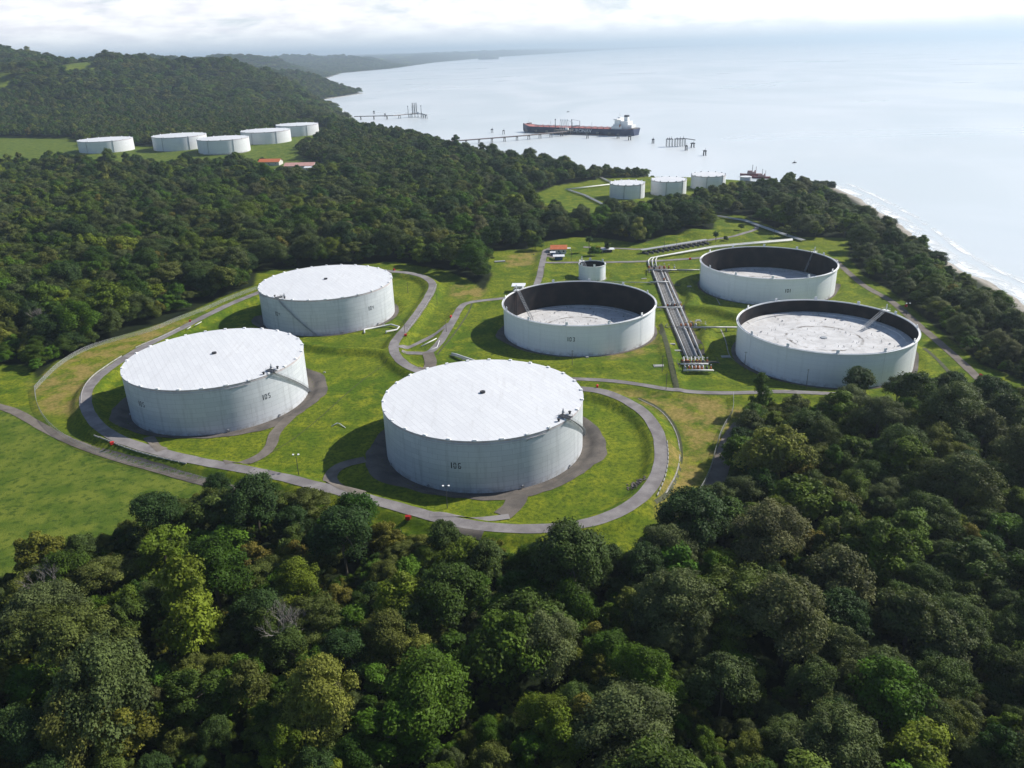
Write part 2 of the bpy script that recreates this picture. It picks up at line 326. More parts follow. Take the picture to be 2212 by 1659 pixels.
# sheets draped on the ground
def drape_strip(name, pts, width, m, off=.14, closed=False, kind='structure', wfun=None, step=2.0):
    P = list(pts)+([pts[0]] if closed else []); out = []
    for a, b in zip(P[:-1], P[1:]):
        n = max(1, int(math.hypot(b[0]-a[0], b[1]-a[1])/step))
        for k in range(n): out.append((a[0]+(b[0]-a[0])*k/n, a[1]+(b[1]-a[1])*k/n))
    if not closed: out.append(P[-1])
    n = len(out); A = np.array(out)
    if closed: T = np.roll(A, -2, 0)-np.roll(A, 2, 0)
    else: T = np.gradient(A, axis=0)
    T /= np.linalg.norm(T, axis=1)[:, None]+1e-9; Nn = np.stack([-T[:, 1], T[:, 0]], 1); K = 5; V = []
    for j in range(K):
        w = (j/(K-1)-.5)*width; wj = w*(1+.28*(fbm(A[:, 0]/6+j, A[:, 1]/6, 3)-.45)*(abs(j-2) == 2)); B = A+Nn*np.asarray(wj)[:, None]; V.append(np.column_stack([B, height(B[:, 0], B[:, 1])+off]))
    V = np.stack(V, 1).reshape(-1, 3); F = []
    for i in range(n if closed else n-1):
        k = (i+1) % n
        for j in range(K-1): F.append((i*K+j+1, i*K+j, k*K+j, k*K+j+1))
    mm = npmesh(name, V, F); o = link(name, mm, m)
    if kind == 'structure': structure(o)
    return o
def road_mat(name, a, b, worn=.5):
    m = mat(name, a, .9, 0, .15); q = NT(m); g = q.n.new('ShaderNodeNewGeometry').outputs['Position']
    c = q.mix(q.rng(q.noise(g, .12, 5, .6), .35, .65), a, b); c = q.mix(q.math('MULTIPLY', q.rng(q.noise(g, 1.6, 4, .7), .5, .8), worn), c, tuple(v*.6 for v in a)); q.link(c, q.b.inputs['Base Color']); return m
M_road = road_mat('asphalt', (.165, .150, .148), (.250, .232, .225)); M_dirt = road_mat('gravel', (.125, .108, .092), (.19, .165, .14)); M_gravel = road_mat('dark gravel', (.095, .085, .076), (.150, .130, .112), .8)
drape_strip('ring_road', RING, 6.0, M_road, .16, True)
drape_strip('access_road', ROAD2[3:], 5.0, M_road, .20)
drape_strip('south_road', ROAD3, 4.2, M_road, .22)
drape_strip('north_road', ROAD4, 5.0, M_road, .24)
drape_strip('east_road', ROAD5, 5.0, M_dirt, .18)
def gz(pts, z=0.): return smooth_poly(Gs(pts, z), 2)
drape_strip('junction_road', gz([(862, 764), (900, 747), (940, 727), (972, 706)], 1.2), 3.6, M_road, .26)
drape_strip('junction_spur', gz([(925, 770), (932, 785), (928, 800), (915, 812)], 1.2), 7, M_dirt, .27)
drape_strip('tank_spur', gz([(488, 1018), (535, 1006), (570, 990), (588, 968), (592, 945), (612, 922), (630, 905)], .8), 5.5, M_dirt, .23)
drape_strip('tank_spur', gz([(355, 992), (340, 978), (330, 962), (322, 950)], .8), 5, M_dirt, .24)
drape_strip('tank_spur', gz([(790, 1086), (745, 1072), (718, 1055), (712, 1035), (735, 1012), (790, 1000)], .6), 6, M_dirt, .25)
drape_strip('tank_spur', gz([(930, 1128), (985, 1127), (1050, 1124), (1100, 1117)], 2.), 3.6, M_road, .28)
drape_strip('tank_spur', gz([(1085, 1120), (1110, 1100), (1120, 1075)], .8), 8, M_gravel, .21)
drape_strip('dirt_track', gz([(-60, 872), (30, 893), (90, 930), (160, 966), (250, 998), (330, 1020), (440, 1052), (520, 1070)]), 5.0, M_dirt, .16)
drape_strip('dirt_track', gz([(1600, 925), (1572, 965), (1558, 1010), (1540, 1065), (1505, 1130)]), 7.5, M_dirt, .16)
drape_strip('verge', gz([(975, 1150), (1010, 1165), (1045, 1172)], 1.), 5, M_gravel, .12)
drape_strip('yard', gz([(1185, 563), (1190, 545), (1215, 540)], .3), 14, M_dirt, .17)
drape_strip('north_road', gz([(1260, 540), (1330, 541), (1395, 545), (1560, 520), (1600, 512), (1640, 498), (1625, 487), (1590, 478)], .3), 4, M_road, .2)
M_drain = noisy('concrete drain', (.32, .31, .28), (.18, .17, .15), .5); M_ditch = noisy('ditch', (.035, .045, .015), (.07, .07, .03), .5)
drape_strip('ditch', gz([(1380, 868), (1430, 892), (1462, 935), (1473, 985), (1466, 1035), (1440, 1085), (1415, 1105)]), 1.5, M_ditch, .10)
drape_strip('drain_channel', gz([(1378, 870), (1428, 894), (1459, 936), (1470, 985), (1463, 1035), (1437, 1084)]), .5, M_drain, .16)
drape_strip('drain_channel', gz([(1525, 600), (1535, 630), (1555, 665)]), .6, M_drain, .1)
drape_strip('drain_channel', gz([(1556, 718), (1568, 745), (1575, 775), (1590, 785)]), .7, M_drain, .1)
drape_strip('ditch', gz([(1424, 700), (1440, 750), (1462, 850)], 1.6), 3.0, M_ditch, .12)
drape_strip('ditch', gz([(520, 1022), (640, 960), (780, 830), (840, 790)]), .5, M_ditch, .10)
drape_strip('ditch', gz([(945, 775), (975, 740), (1008, 690), (1020, 665)], .3), .9, M_ditch, .12)
drape_strip('ditch', gz([(1995, 760), (2030, 790), (2070, 840)]), 2.2, M_ditch, .12)

# sea
sm = mat('sea', (.12, .27, .27), .3, 0, .5); q = NT(sm); g = q.n.new('ShaderNodeNewGeometry').outputs['Position']
shal = q.rng(q.noise(q.mapping(g, (1, .45, 1), (0, 0, .5)), .0016, 5, .5, 1.2), .35, .65)
q.link(q.mix(shal, (.56, .60, .60), (.66, .68, .68)), q.b.inputs['Base Color'])
q.link(q.rng(q.noise(q.mapping(g, (.35, 1, 1), (0, 0, -.35)), .0022, 6, .6, .8), .3, .7, .27, .35), q.b.inputs['Roughness'])
q.bump(q.noise(q.mapping(g, (1, 1.6, 1)), .12, 5, .7), .20, .7)
structure(link('sea', npmesh('sea', [(-3000, -3000, SEA), (150000, -3000, SEA), (150000, 125000, SEA), (-3000, 125000, SEA)], [(0, 1, 2, 3)], False), sm))
# surf along the beach
sf = mat('surf', (.8, .82, .82), .6, 0, .2); q = NT(sf); g = q.n.new('ShaderNodeNewGeometry').outputs['Position']
al = q.math('MULTIPLY', q.rng(q.noise(q.mapping(g, (1, .45, 1)), .06, 6, .65, .8), .36, .60), q.attr('edge')); q.link(al, q.b.inputs['Alpha'])
def surf(pts, off0, w, name='surf'):
    pts = smooth_poly(pts, 3); A = np.array(pts); T = np.gradient(A, axis=0); T /= np.linalg.norm(T, axis=1)[:, None]; Nn = np.stack([T[:, 1], -T[:, 0]], 1); V = []; E = []
    ww = [(-.15, 0), (.1, 1), (.5, 1), (1, 0)]
    for f, e in ww: B = A+Nn*(off0+w*f+3*(fbm(A[:, 0]/35, A[:, 1]/35, 2)-.4)[:, None]); V.append(np.column_stack([B, np.full(len(A), SEA+.12 if f > 0 else SEA+.3)])); E.append(np.full(len(A), float(e)))
    V = np.stack(V, 1).reshape(-1, 3); E = np.stack(E, 1).ravel(); F = [(i*4+j, i*4+j+1, (i+1)*4+j+1, (i+1)*4+j) for i in range(len(A)-1) for j in range(3)]
    mm = npmesh(name, V, F); at = mm.attributes.new('edge', 'FLOAT', 'POINT'); at.data.foreach_set('value', E.astype(np.float32)); tag(link(name, mm, sf), 'white surf breaking in a ragged line along the beach', 'surf', kind='stuff')
surf(EAST[2:]+[(430, 1150)], -2, 20); surf(EAST[2:], 24, 9)
k0 = COAST.index((-640, 3250)); surf(COAST[k0-2:k0+4], -2, 26)

# ------------------------------------------------------------------ storage tanks
def wall_mat(name, a, b, line, streak=.25):
    m = mat(name, a, .45, 0, .35); q = NT(m); uv = q.coord('UV'); br = q.n.new('ShaderNodeTexBrick'); q.link(uv, br.inputs['Vector'])
    br.inputs['Scale'].default_value = 1; br.inputs['Brick Width'].default_value = 9.; br.inputs['Row Height'].default_value = 2.4; br.inputs['Mortar Size'].default_value = .06; br.inputs['Mortar Smooth'].default_value = .3
    br.inputs['Color1'].default_value = (*a, 1); br.inputs['Color2'].default_value = (*b, 1); br.inputs['Mortar'].default_value = (*line, 1)
    st = q.noise(q.mapping(uv, (.5, .035, 1)), 1.0, 5, .65); c = q.mix(q.math('MULTIPLY', q.rng(st, .48, .72), streak), br.outputs[0], tuple(v*.62 for v in a))
    sp = q.n.new('ShaderNodeSeparateXYZ'); q.link(uv, sp.inputs[0]); low = q.math('MULTIPLY', q.rng(sp.outputs[1], 3.5, 0.), q.rng(q.noise(uv, .35, 5, .6), .4, .65)); c = q.mix(q.math('MULTIPLY', low, .55), c, (.23, .20, .15))
    q.link(c, q.b.inputs['Base Color']); return m
M_wall = wall_mat('weathered aluminium white', (.56, .59, .615), (.63, .655, .675), (.40, .42, .44), .45)
M_wallw = wall_mat('white tank paint', (.80, .82, .845), (.83, .85, .87), (.72, .74, .76), .16)
M_far = wall_mat('off white tank paint', (.70, .71, .72), (.74, .75, .76), (.6, .6, .6), .15)
rm = mat('white steel roof', (.8, .8, .8), .55, 0, .25); q = NT(rm); oc = q.coord('Object'); br = q.n.new('ShaderNodeTexBrick'); q.link(q.mapping(oc, (1, 1, 1), (0, 0, 1.05)), br.inputs['Vector'])
br.inputs['Scale'].default_value = 1; br.inputs['Brick Width'].default_value = 11; br.inputs['Row Height'].default_value = 2.4; br.inputs['Mortar Size'].default_value = .07; br.inputs['Color1'].default_value = (.62, .625, .635, 1); br.inputs['Color2'].default_value = (.665, .67, .675, 1); br.inputs['Mortar'].default_value = (.50, .50, .51, 1)
st = q.noise(q.mapping(oc, (.35, .05, 1), (0, 0, 1.0)), 1.0, 6, .7); q.link(q.mix(q.math('MULTIPLY', q.rng(st, .5, .75), .38), br.outputs[0], (.46, .45, .44)), q.b.inputs['Base Color']); M_roof = rm
M_white = mat('white paint', (.78, .78, .77), .5); M_rimband = noisy('rust tinged band', (.50, .42, .42), (.62, .58, .58), .3); M_dark = mat('dark steel', (.035, .035, .04), .6); M_grey = mat('galvanised steel', (.34, .35, .36), .5, .3)
M_black = mat('black number paint', (.015, .02, .03), .6)
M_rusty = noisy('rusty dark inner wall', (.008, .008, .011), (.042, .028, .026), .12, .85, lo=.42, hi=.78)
q = NT(M_rusty)
def froof_mat(name, ring_r, seed):
    m = mat(name, (.6, .58, .56), .6, 0, .25); q = NT(m); oc = q.coord('Object')
    ln = q.n.new('ShaderNodeVectorMath'); ln.operation = 'LENGTH'; q.link(oc, ln.inputs[0]); r = ln.outputs['Value']
    n = q.noise(oc, .12, 7, .7, .6); n2 = q.noise(oc, .55, 5, .75)
    c = q.mix(q.rng(n, .35, .65), (.48, .47, .46), (.62, .61, .60)); c = q.mix(q.math('MULTIPLY', q.rng(n2, .56, .68), .6), c, (.42, .30, .19))
    rr = q.math('ADD', r, q.math('MULTIPLY', q.math('SUBTRACT', q.noise(oc, .2, 4), .5), 3.5)); dd = q.math('ABSOLUTE', q.math('SUBTRACT', rr, ring_r))
    c = q.mix(q.math('MULTIPLY', q.rng(dd, 1.1, .2), q.rng(q.noise(oc, .16, 3), .40, .60)), c, (.14, .12, .10))
    c = q.mix(q.math('MULTIPLY', q.rng(q.noise(q.mapping(oc, (1, .25, 1), (0, 0, seed)), .5, 4, .8), .60, .66), .8), c, (.10, .09, .085))
    q.link(c, q.b.inputs['Base Color']); return m
def cyl_mesh(name, r, h, n=144, z0=0., flip=False):
    t = np.linspace(0, 2*np.pi, n+1)[:-1]; V = np.concatenate([np.stack([r*np.cos(t), r*np.sin(t), t*0+z0], 1), np.stack([r*np.cos(t), r*np.sin(t), t*0+h], 1)])
    F = [(j, (j+1) % n, n+(j+1) % n, n+j) for j in range(n)]
    if flip: F = [f[::-1] for f in F]
    me = npmesh(name, V, F); uv = me.uv_layers.new(name='UVMap'); d = []
    for j in range(n):
        u0, u1 = j*2*math.pi*r/n, (j+1)*2*math.pi*r/n; c = [(u0, z0), (u1, z0), (u1, h), (u0, h)]
        if flip: c = c[::-1]
        d += [v for p in c for v in p]
    uv.data.foreach_set('uv', d); return me
SEGS = {'0': 'abcdef', '1': 'bc', '2': 'abged', '3': 'abgcd', '4': 'fgbc', '5': 'afgcd', '6': 'afgedc'}
def number(parent, text, r, a, z, hgt=3.2, wid=1.6, gapw=.75):
    """stencilled digits wrapped on the tank wall, as thin painted plates; reads left to right for someone outside"""
    tot = sum(.4 if ch == '1' else wid for ch in text)+gapw*(len(text)-1); u = -tot/2; s = .40
    def quad(u0, u1, z0, z1):
        m = max(1, int((u1-u0)/.5)); 
        for k in range(m):
            p, w = u0+(u1-u0)*k/m, u0+(u1-u0)*(k+1)/m; R_ = r+.05
            mb.face([(R_*math.cos(a+x/r), R_*math.sin(a+x/r), y) for x, y in ((p, z0), (w, z0), (w, z1), (p, z1))])
    for ch in text:
        mb = MB(); w = .4 if ch == '1' else wid; zb, zt, zm = z-hgt/2, z+hgt/2, z
        if ch == '1': quad(u, u+.45, zb, zt)
        else:
            for sg in SEGS[ch]:
                if sg == 'a': quad(u+.12, u+w-.12, zt-s, zt)
                if sg == 'd': quad(u+.12, u+w-.12, zb, zb+s)
                if sg == 'g': quad(u+.5, u+w-.5, zm-s/2, zm+s/2)
                if sg == 'f': quad(u, u+s, zm+.12, zt-.5)
                if sg == 'e': quad(u, u+s, zb+.5, zm-.12)
                if sg == 'b': quad(u+w-s, u+w, zm+.12, zt-.5)
                if sg == 'c': quad(u+w-s, u+w, zb+.5, zm-.12)
        u += w+gapw; mb.build('painted_digit', M_black, parent)
def helix_stair(parent, r, h, a0, a1, width=1.1):
    """stair round the wall from the roof at a0 down to the ground at a1, with rails"""
    n = 70; mb = MB(); rl = MB()
    for k in range(n):
        f = (k+.5)/n; a = a0+(a1-a0)*f; z = h*(1-f); rr = r+.25+width/2
        mb.box((rr*math.cos(a), rr*math.sin(a), z), (width, abs(a1-a0)*r/n*1.05, .10), a)
    for off in (r+.2, r+.3+width):
        for dz in (-.15, 1.1, .6):
            if dz > 0 and off < r+.25: continue
            rl.path([(off*math.cos(a0+(a1-a0)*f), off*math.sin(a0+(a1-a0)*f), h*(1-f)+dz) for f in np.linspace(0, 1, 25)], .09 if dz < 0 else .05, 4)
    for f in np.linspace(0, 1, 18):
        a = a0+(a1-a0)*f; x, y = (r+.3+width)*math.cos(a), (r+.3+width)*math.sin(a); rl.path([(x, y, h*(1-f)-.1), (x, y, h*(1-f)+1.1)], .045, 4)
    st = mb.build('stair', M_grey, parent); rl.build('handrail', M_grey, st); return st
def fixed_tank(name, label, x, y, r, h, z=0., nums=(), stair=None, wm=None, vents=26, group=None, detail=True):
    root = empty(name, (x, y, z), label, 'storage tank', group)
    link('tank_wall', cyl_mesh('tank_wall', r, h, 144, -1.5), wm or M_wall, root)
    rise = r*.035
    MB().lathe([(r+.25, h-.05), (r+.25, h+.12), (r*.5, h+rise*.55), (.1, h+rise)], n=144, cap=True).build('tank_roof', M_roof, root, False)
    MB().lathe([(r+.04, h-1.0), (r+.09, h-1.0), (r+.09, h-.15), (r+.04, h-.15)], n=144, cap=False).build('rim_band', M_rimband, root)
    if detail:
        MB().lathe([(1.15, h+rise-.1), (1.25, h+rise+.5), (1.2, h+rise+.75), (.9, h+rise+.8), (.3, h+rise+.55)], n=20).build('centre_vent', M_dark, root)
    if vents:
        for k in range(vents):
            a = 2*math.pi*(k+.3)/vents; mb = MB().box(((r-.25)*math.cos(a), (r-.25)*math.sin(a), h+.40), (1.0, 1.5, .55), a); mb.box(((r+.3)*math.cos(a), (r+.3)*math.sin(a), h+.15), (.35, 1.2, .5), a)
            mb.build('rim_vent', M_white, root)
    MB().lathe([(r-.3, -.6), (r+.8, -.6), (r+.8, .12), (r+.05, .16)], n=96, cap=False).build('base_ring', M_drain, root)
    for t_, a, zz in nums: number(root, t_, r, a, zz, 2.7, 1.3, .65)
    if stair:
        a0, a1 = stair; helix_stair(root, r, h+.3, a0, a1)
        pm = MB(); c, s_ = math.cos(a0), math.sin(a0)
        pf = empty_part = MB().box(((r-1.0)*c, (r-1.0)*s_, h+.9), (5.5, 3.0, .12), a0).build('platform', M_dark, root)
        for dx, dy in ((-2.6, -1.4), (-2.6, 1.4), (0, -1.4), (0, 1.4), (2.6, 1.4), (2.6, -1.4)):
            px_, py_ = (r-1+dx)*c-dy*s_, (r-1+dx)*s_+dy*c; pm.path([(px_, py_, h+.2), (px_, py_, h+2.0)], .05, 4)
        for dz in (1.45, 2.0):
            pts = [((r-1+dx)*c-dy*s_, (r-1+dx)*s_+dy*c, h+dz) for dx, dy in ((2.6, 1.4), (-2.6, 1.4), (-2.6, -1.4), (2.6, -1.4))]; pm.path(pts, .05, 4)
        pm.build('handrail', M_grey, pf)
        MB().lathe([(.6, h+.9), (.6, h+1.6), (.3, h+2.2), (.12, h+3.2)], ((r-3.6)*c-2.2*s_, (r-3.6)*s_+2.2*c, 0), 12).build('gauge_hatch', M_grey, root)
        sg = -1 if a1 > a0 else 1
        fp = [(( r+.25)*math.cos(a0+sg*t_), (r+.25)*math.sin(a0+sg*t_), h+.9-zz) for t_, zz in ((.26, 0), (.27, 1.2), (.34, 1.9), (.5, 3.0), (.52, 3.6))]
        MB().path(fp, .11, 5).build('foam_pipe', M_grey, root)
        fp = [((r+.22)*math.cos(a0+sg*t_), (r+.22)*math.sin(a0+sg*t_), h-1.5) for t_ in np.linspace(.30, 1.5, 30)]; MB().path(fp, .10, 5).build('foam_pipe', M_rimband, root)
        for t_ in (.1, -.1): MB().lathe([(.45, h), (.45, h+1.0), (.7, h+1.1), (.7, h+1.4), (.1, h+1.6)], ((r-1.4)*math.cos(a0+t_), (r-1.4)*math.sin(a0+t_), 0), 12).build('relief_vent', M_dark, root)
    # manholes and nozzles at the foot of the wall
    if detail:
        for a in (-1.2, -2.1, -2.7, -.6):
            c, s_ = math.cos(a), math.sin(a); MB().path([((r-.2)*c, (r-.2)*s_, 1.2), ((r+.6)*c, (r+.6)*s_, 1.2)], .55, 12).build('manhole', M_grey, root)
    return root
RF_, HF_ = 45.0, 24.2
def hitn(px, py, x, y, r, z0=0): a, z = cyl_hit(px, py, x, y, r); return a, z
T106, T105, T104 = (-13.31, 329.98), (-154.89, 391.79), (-125.75, 534.39)
a6, z6 = hitn(985, 1006, *T106, RF_); a5, z5 = hitn(576, 856, *T105, RF_); a5b, z5b = hitn(306, 873, *T105, RF_); a4, z4 = hitn(802, 665, *T104, RF_); a4b, z4b = hitn(600, 678, *T104, RF_)
st5 = (hitn(590, 806, *T105, RF_)[0], hitn(667, 850, *T105, RF_)[0]); st6 = (hitn(1226, 903, *T106, RF_)[0],); st6 = (st6[0], st6[0]+st5[1]-st5[0]); st4 = (hitn(600, 641, *T104, RF_)[0], hitn(688, 724, *T104, RF_)[0])
fixed_tank('storage_tank', 'nearest large white closed roof tank, marked 106, inside the ring road bend', *T106, RF_, HF_, 0, [('106', a6, z6)], st6)
fixed_tank('storage_tank', 'large white closed roof tank marked 105 with stair down its right side', *T105, RF_, HF_, 0, [('105', a5, z5), ('105', a5b, z5b)], st5)
fixed_tank('storage_tank', 'large white closed roof tank marked 104 with dark diagonal stair, behind tank 105', *T104, RF_, HF_, 0, [('104', a4, z4), ('104', a4b, z4b)], st4)
def open_tank(name, label, x, y, r, h, zr, nums=(), ladder=None, chambers=12, girder=1.0, ring=22., wm=None, floor=True, cat='storage tank'):
    root = empty(name, (x, y, 0), label, cat)
    link('tank_wall', cyl_mesh('tank_wall', r, h, 144, -1.5), wm or M_wallw, root)
    link('inner_wall', cyl_mesh('inner_wall', r-.12, h-.02, 144, .2, True), M_rusty, root)
    MB().lathe([(r-.14, h-.35), (r+girder, h-.45), (r+girder+.02, h+.10), (r+girder-.15, h+.12), (r+girder-.2, h-.12), (r+.05, h-.12), (r+.03, h+.30), (r-.16, h+.30), (r-.14, h-.35)], n=144, cap=False).build('wind_girder', M_white, root)
    rfm = froof_mat('stained floating roof', ring, x)
    if floor:
        fr = MB().lathe([(r-.6, zr-.3), (r-.6, zr+.8), (r-1.1, zr+.8), (r-4.2, zr+.75), (r-4.3, zr+.1), (.05, zr+.15)], n=144).build('floating_roof', rfm, root)
        MB().lathe([(2.0, zr+.15), (2.0, zr+.55), (1.6, zr+.6), (.1, zr+.6)], n=8).build('centre_sump', M_grey, fr)
        legs = []
        for k in range(46):
            a = random.uniform(0, 6.28); d = random.choice([.35, .6, .8])*r+random.uniform(-2, 2); legs.append(MB().path([(d*math.cos(a), d*math.sin(a), zr), (d*math.cos(a), d*math.sin(a), zr+1.2)], .13, 6))
        [ (lambda b: b.build('roof_leg', M_grey, fr))(b_) for b_ in legs ]
        for k in range(8):
            a = .4+k*.785; MB().lathe([(.5, zr), (.5, zr+.6), (.55, zr+.65), (.1, zr+.7)], (.72*r*math.cos(a), .72*r*math.sin(a), 0), 10).build('roof_manhole', M_grey, fr)
    else:
        MB().lathe([(r-.6, zr-.3), (r-.6, zr+.3), (.05, zr+.35)], n=64).build('floating_roof', mat('dark roof', (.06, .055, .05), .8), root)
    for k in range(chambers):
        a = 2*math.pi*(k+.55)/chambers; c, s_ = math.cos(a), math.sin(a)
        mb = MB().box(((r-.05)*c, (r-.05)*s_, h+1.0), (.35, 1.6, 2.2), a); mb.box(((r+.3)*c, (r+.3)*s_, h+.5), (.5, .5, 1.0), a); mb.path([((r+.35)*c, (r+.35)*s_, h), ((r+.35)*c, (r+.35)*s_, .5)], .07, 4)
        mb.build('foam_chamber', M_white, root)
    MB().lathe([(r-.3, -.6), (r+.8, -.6), (r+.8, .12), (r+.05, .16)], n=96, cap=False).build('base_ring', M_drain, root)
    for t_, a, zz in nums: number(root, t_, r, a, zz, 2.5, 1.3, .65)
    if ladder:
        a, (ex, ey) = ladder; c, s_ = math.cos(a), math.sin(a); p0 = Vector(((r-.6)*c, (r-.6)*s_, h+.4)); p1 = Vector((ex-x, ey-y, zr+.9)); d = (p1-p0).normalized(); sd_ = d.cross(Vector((0, 0, 1))).normalized()
        mb = MB(); Ln = (p1-p0).length
        for sgn in (-.8, .8):
            for up in (0, 1.3): mb.path([p0+sd_*sgn+Vector((0, 0, up)), p1+sd_*sgn+Vector((0, 0, up))], .12, 4)
        for k in range(int(Ln/1.2)+1):
            p = p0+d*min(k*1.2, Ln); mb.path([p-sd_*.8, p+sd_*.8], .12, 4)
            for sgn in (-.8, .8): mb.path([p+sd_*sgn, p+sd_*sgn+Vector((0, 0, 1.3))], .07, 4)
        mb.build('rolling_ladder', M_grey, root)
        pf = MB().box(((r+.2)*c, (r+.2)*s_, h+.5), (3.2, 4.0, .15), a).build('gauge_platform', M_white, root); rl = MB()
        for dx, dy in ((-1.5, -1.9), (1.5, -1.9), (1.5, 1.9), (-1.5, 1.9)):
            rl.path([((r+.2+dx)*c-dy*s_, (r+.2+dx)*s_+dy*c, h+.5), ((r+.2+dx)*c-dy*s_, (r+.2+dx)*s_+dy*c, h+1.8)], .06, 4)
        rl.path([((r+.2+dx)*c-dy*s_, (r+.2+dx)*s_+dy*c, h+1.8) for dx, dy in ((-1.5, -1.9), (1.5, -1.9), (1.5, 1.9), (-1.5, 1.9))], .06, 4); rl.build('handrail', M_grey, pf)
        MB().path([((r+.6)*c, (r+.6)*s_, h+.5), ((r+.6)*c, (r+.6)*s_, h+4.2)], .3, 8).build('gauge_pole', M_white, root)
        MB().path([((r-.8)*math.cos(a+.05), (r-.8)*math.sin(a+.05), h+1), ((r-.8)*math.cos(a+.05), (r-.8)*math.sin(a+.05), 1)], .25, 8).build('guide_pole', M_dark, root)
    return root
RO, HO = 47.9, 19.17
T103, T101, T102 = (43.92, 486.53), (190.47, 572.45), (179.01, 428.75)
def lad(px0, py0, px1, py1, T, zr):
    g0 = G(px0, py0, HO); g1 = G(px1, py1, zr+.9); return (math.atan2(g0[1]-T[1], g0[0]-T[0]), g1)
open_tank('storage_tank', 'open top white tank marked 103 with a nearly empty dark inside, right behind tank 106', *T103, RO, HO, 1.6, [('103', *hitn(1234, 733, *T103, RO))], lad(1109, 627, 1150, 694, T103, 1.6), 12)
open_tank('storage_tank', 'open top white tank marked 101, farther of the two open tanks on the right', *T101, RO, HO, 2.0, [('101', *hitn(1702, 628, *T101, RO))], lad(1776, 542, 1738, 588, T101, 2.0), 12)
open_tank('storage_tank', 'open top white tank whose stained floating roof stands high, nearest the trees on the right', *T102, RO, HO, 10.9, [], lad(1931, 668, 1862, 713, T102, 10.9), 12, ring=23.5)
st_ = open_tank('storage_tank', 'small narrow white open top tank standing behind tank 103', 65.4, 610.3, 10.5, 11.6, 1.0, [], (2.3, (63.0, 605.0)), 6, .25, floor=False)
# distant tanks
def place_tank(x1, x2, yb, zb, h, label, group):
    xm = (x1+x2)/2; fx, fy = G(xm, yb, zb); d = math.hypot(fx, fy); r = (x2-x1)/2/FPX*math.hypot(d, CAM_H-zb-h)*math.cos(math.atan2(xm-PW/2, FPX))*1.0; k = (d+r)/d
    r = (x2-x1)/2/FPX*((np.array([fx*k, fy*k, zb+h-CAM_H]))@_F); x, y = fx*k, fy*k
    t = fixed_tank('storage_tank', label, x, y, r, h, zb, wm=M_far, vents=0, group=group, detail=False)
    for a in (-1.9, -.9): MB().path([((r+.3)*math.cos(a), (r+.3)*math.sin(a), 0), ((r+.3)*math.cos(a+.02), (r+.3)*math.sin(a+.02), h)], .35, 6).build('downpipe', M_grey, t)
    for k in range(14): a = 2*math.pi*k/14; MB().box(((r-.3)*math.cos(a), (r-.3)*math.sin(a), h+.6), (1.2, 1.6, 1.), a).build('rim_vent', M_white, t)
    return x, y, r
FT = [place_tank(179, 289, 333, FARBUMP, 22, 'white tank standing alone at the left end of the distant row', 'distant white tanks beneath the wooded hill'),
      place_tank(337.6, 449, 328, FARBUMP, 25, 'distant white tank partly hidden behind a nearer white tank, second from left', 'distant white tanks beneath the wooded hill'),
      place_tank(433, 541, 333, FARBUMP, 23, 'distant white tank in front of its neighbours with a tree at its left edge', 'distant white tanks beneath the wooded hill'),
      place_tank(525.7, 630, 315, FARBUMP, 24, 'distant white tank second from the right end of the row', 'distant white tanks beneath the wooded hill'),
      place_tank(600, 690, 298, FARBUMP, 23, 'farthest distant white tank at the right end of the row', 'distant white tanks beneath the wooded hill'),
      place_tank(1316.3, 1391.8, 435, -3, 18.5, 'grey white tank on open lawn, leftmost of three near the shore', 'three white tanks near the shore'),
      place_tank(1405, 1481, 426, -3, 18, 'white tank with a dark tree covering its right half, near the shore', 'three white tanks near the shore'),
      place_tank(1491.5, 1565, 413, -3, 17.5, 'white tank farthest right of three near the shore, trees in front', 'three white tanks near the shore')]
px0 = G(1610, 396, -8); fixed_tank('water_tank', 'tiny white tank beside the moored red tugs', px0[0], px0[1], 7.5, 9, -8, wm=M_far, vents=0, detail=False)
# gravel aprons round the tanks
def apron(name, cx, cy, r0, w, m, off=.19, bulge=(), a0=0., a1=6.2832):
    n = 120; V = []; closed = a1-a0 > 6.2
    for k in range(n+(0 if closed else 1)):
        a = a0+(a1-a0)*k/n; ww = w+sum(b*math.exp(-((a-ba+math.pi) % (2*math.pi)-math.pi)**2/(bw*bw)) for b, ba, bw in bulge)
        ww *= 1+.25*(float(fbm(np.array([cx+5*math.cos(a)]), np.array([cy+5*math.sin(a)]), 3)[0])-.45)*2
        if not closed: ww *= min(1, 5*min(k, n-k)/n+.05)
        for f in (0, .15, .3, .45, .6, .8, 1.): rr = r0-.5+(ww+.5)*f; V.append((cx+rr*math.cos(a), cy+rr*math.sin(a)))
    A = np.array(V); z = height(A[:, 0], A[:, 1])+off; m_ = len(V)//7
    F = [(i*7+j, i*7+j+1, ((i+1) % m_)*7+j+1, ((i+1) % m_)*7+j) for i in range(m_ if closed else m_-1) for j in range(6)]
    structure(link(name, npmesh(name, np.column_stack([A, z]), F), m))
apron('gravel_apron', *T106, RF_, 5.0, M_gravel, .19, ((7, -.2, .6), (5, -1.3, .5), (7, -2.6, .5)))
apron('gravel_apron', *T105, RF_, 5.0, M_gravel, .19, ((6, .1, .7), (6, -.9, .5), (4, -2.6, .5)))
apron('gravel_apron', *T104, RF_, 3.0, M_gravel, .19, ((5, -1.3, .4), (5, -2.8, .3)))
apron('gravel_apron', *T103, RO, 2.0, M_gravel, .19, ((5, 3.5, .4),)); apron('gravel_apron', *T102, RO, 2.4, M_gravel, .19, ((4, -2.6, .4), (4, .1, .3))); apron('gravel_apron', *T101, RO, 1.5, M_gravel, .19, ((4, -.1, .2),))

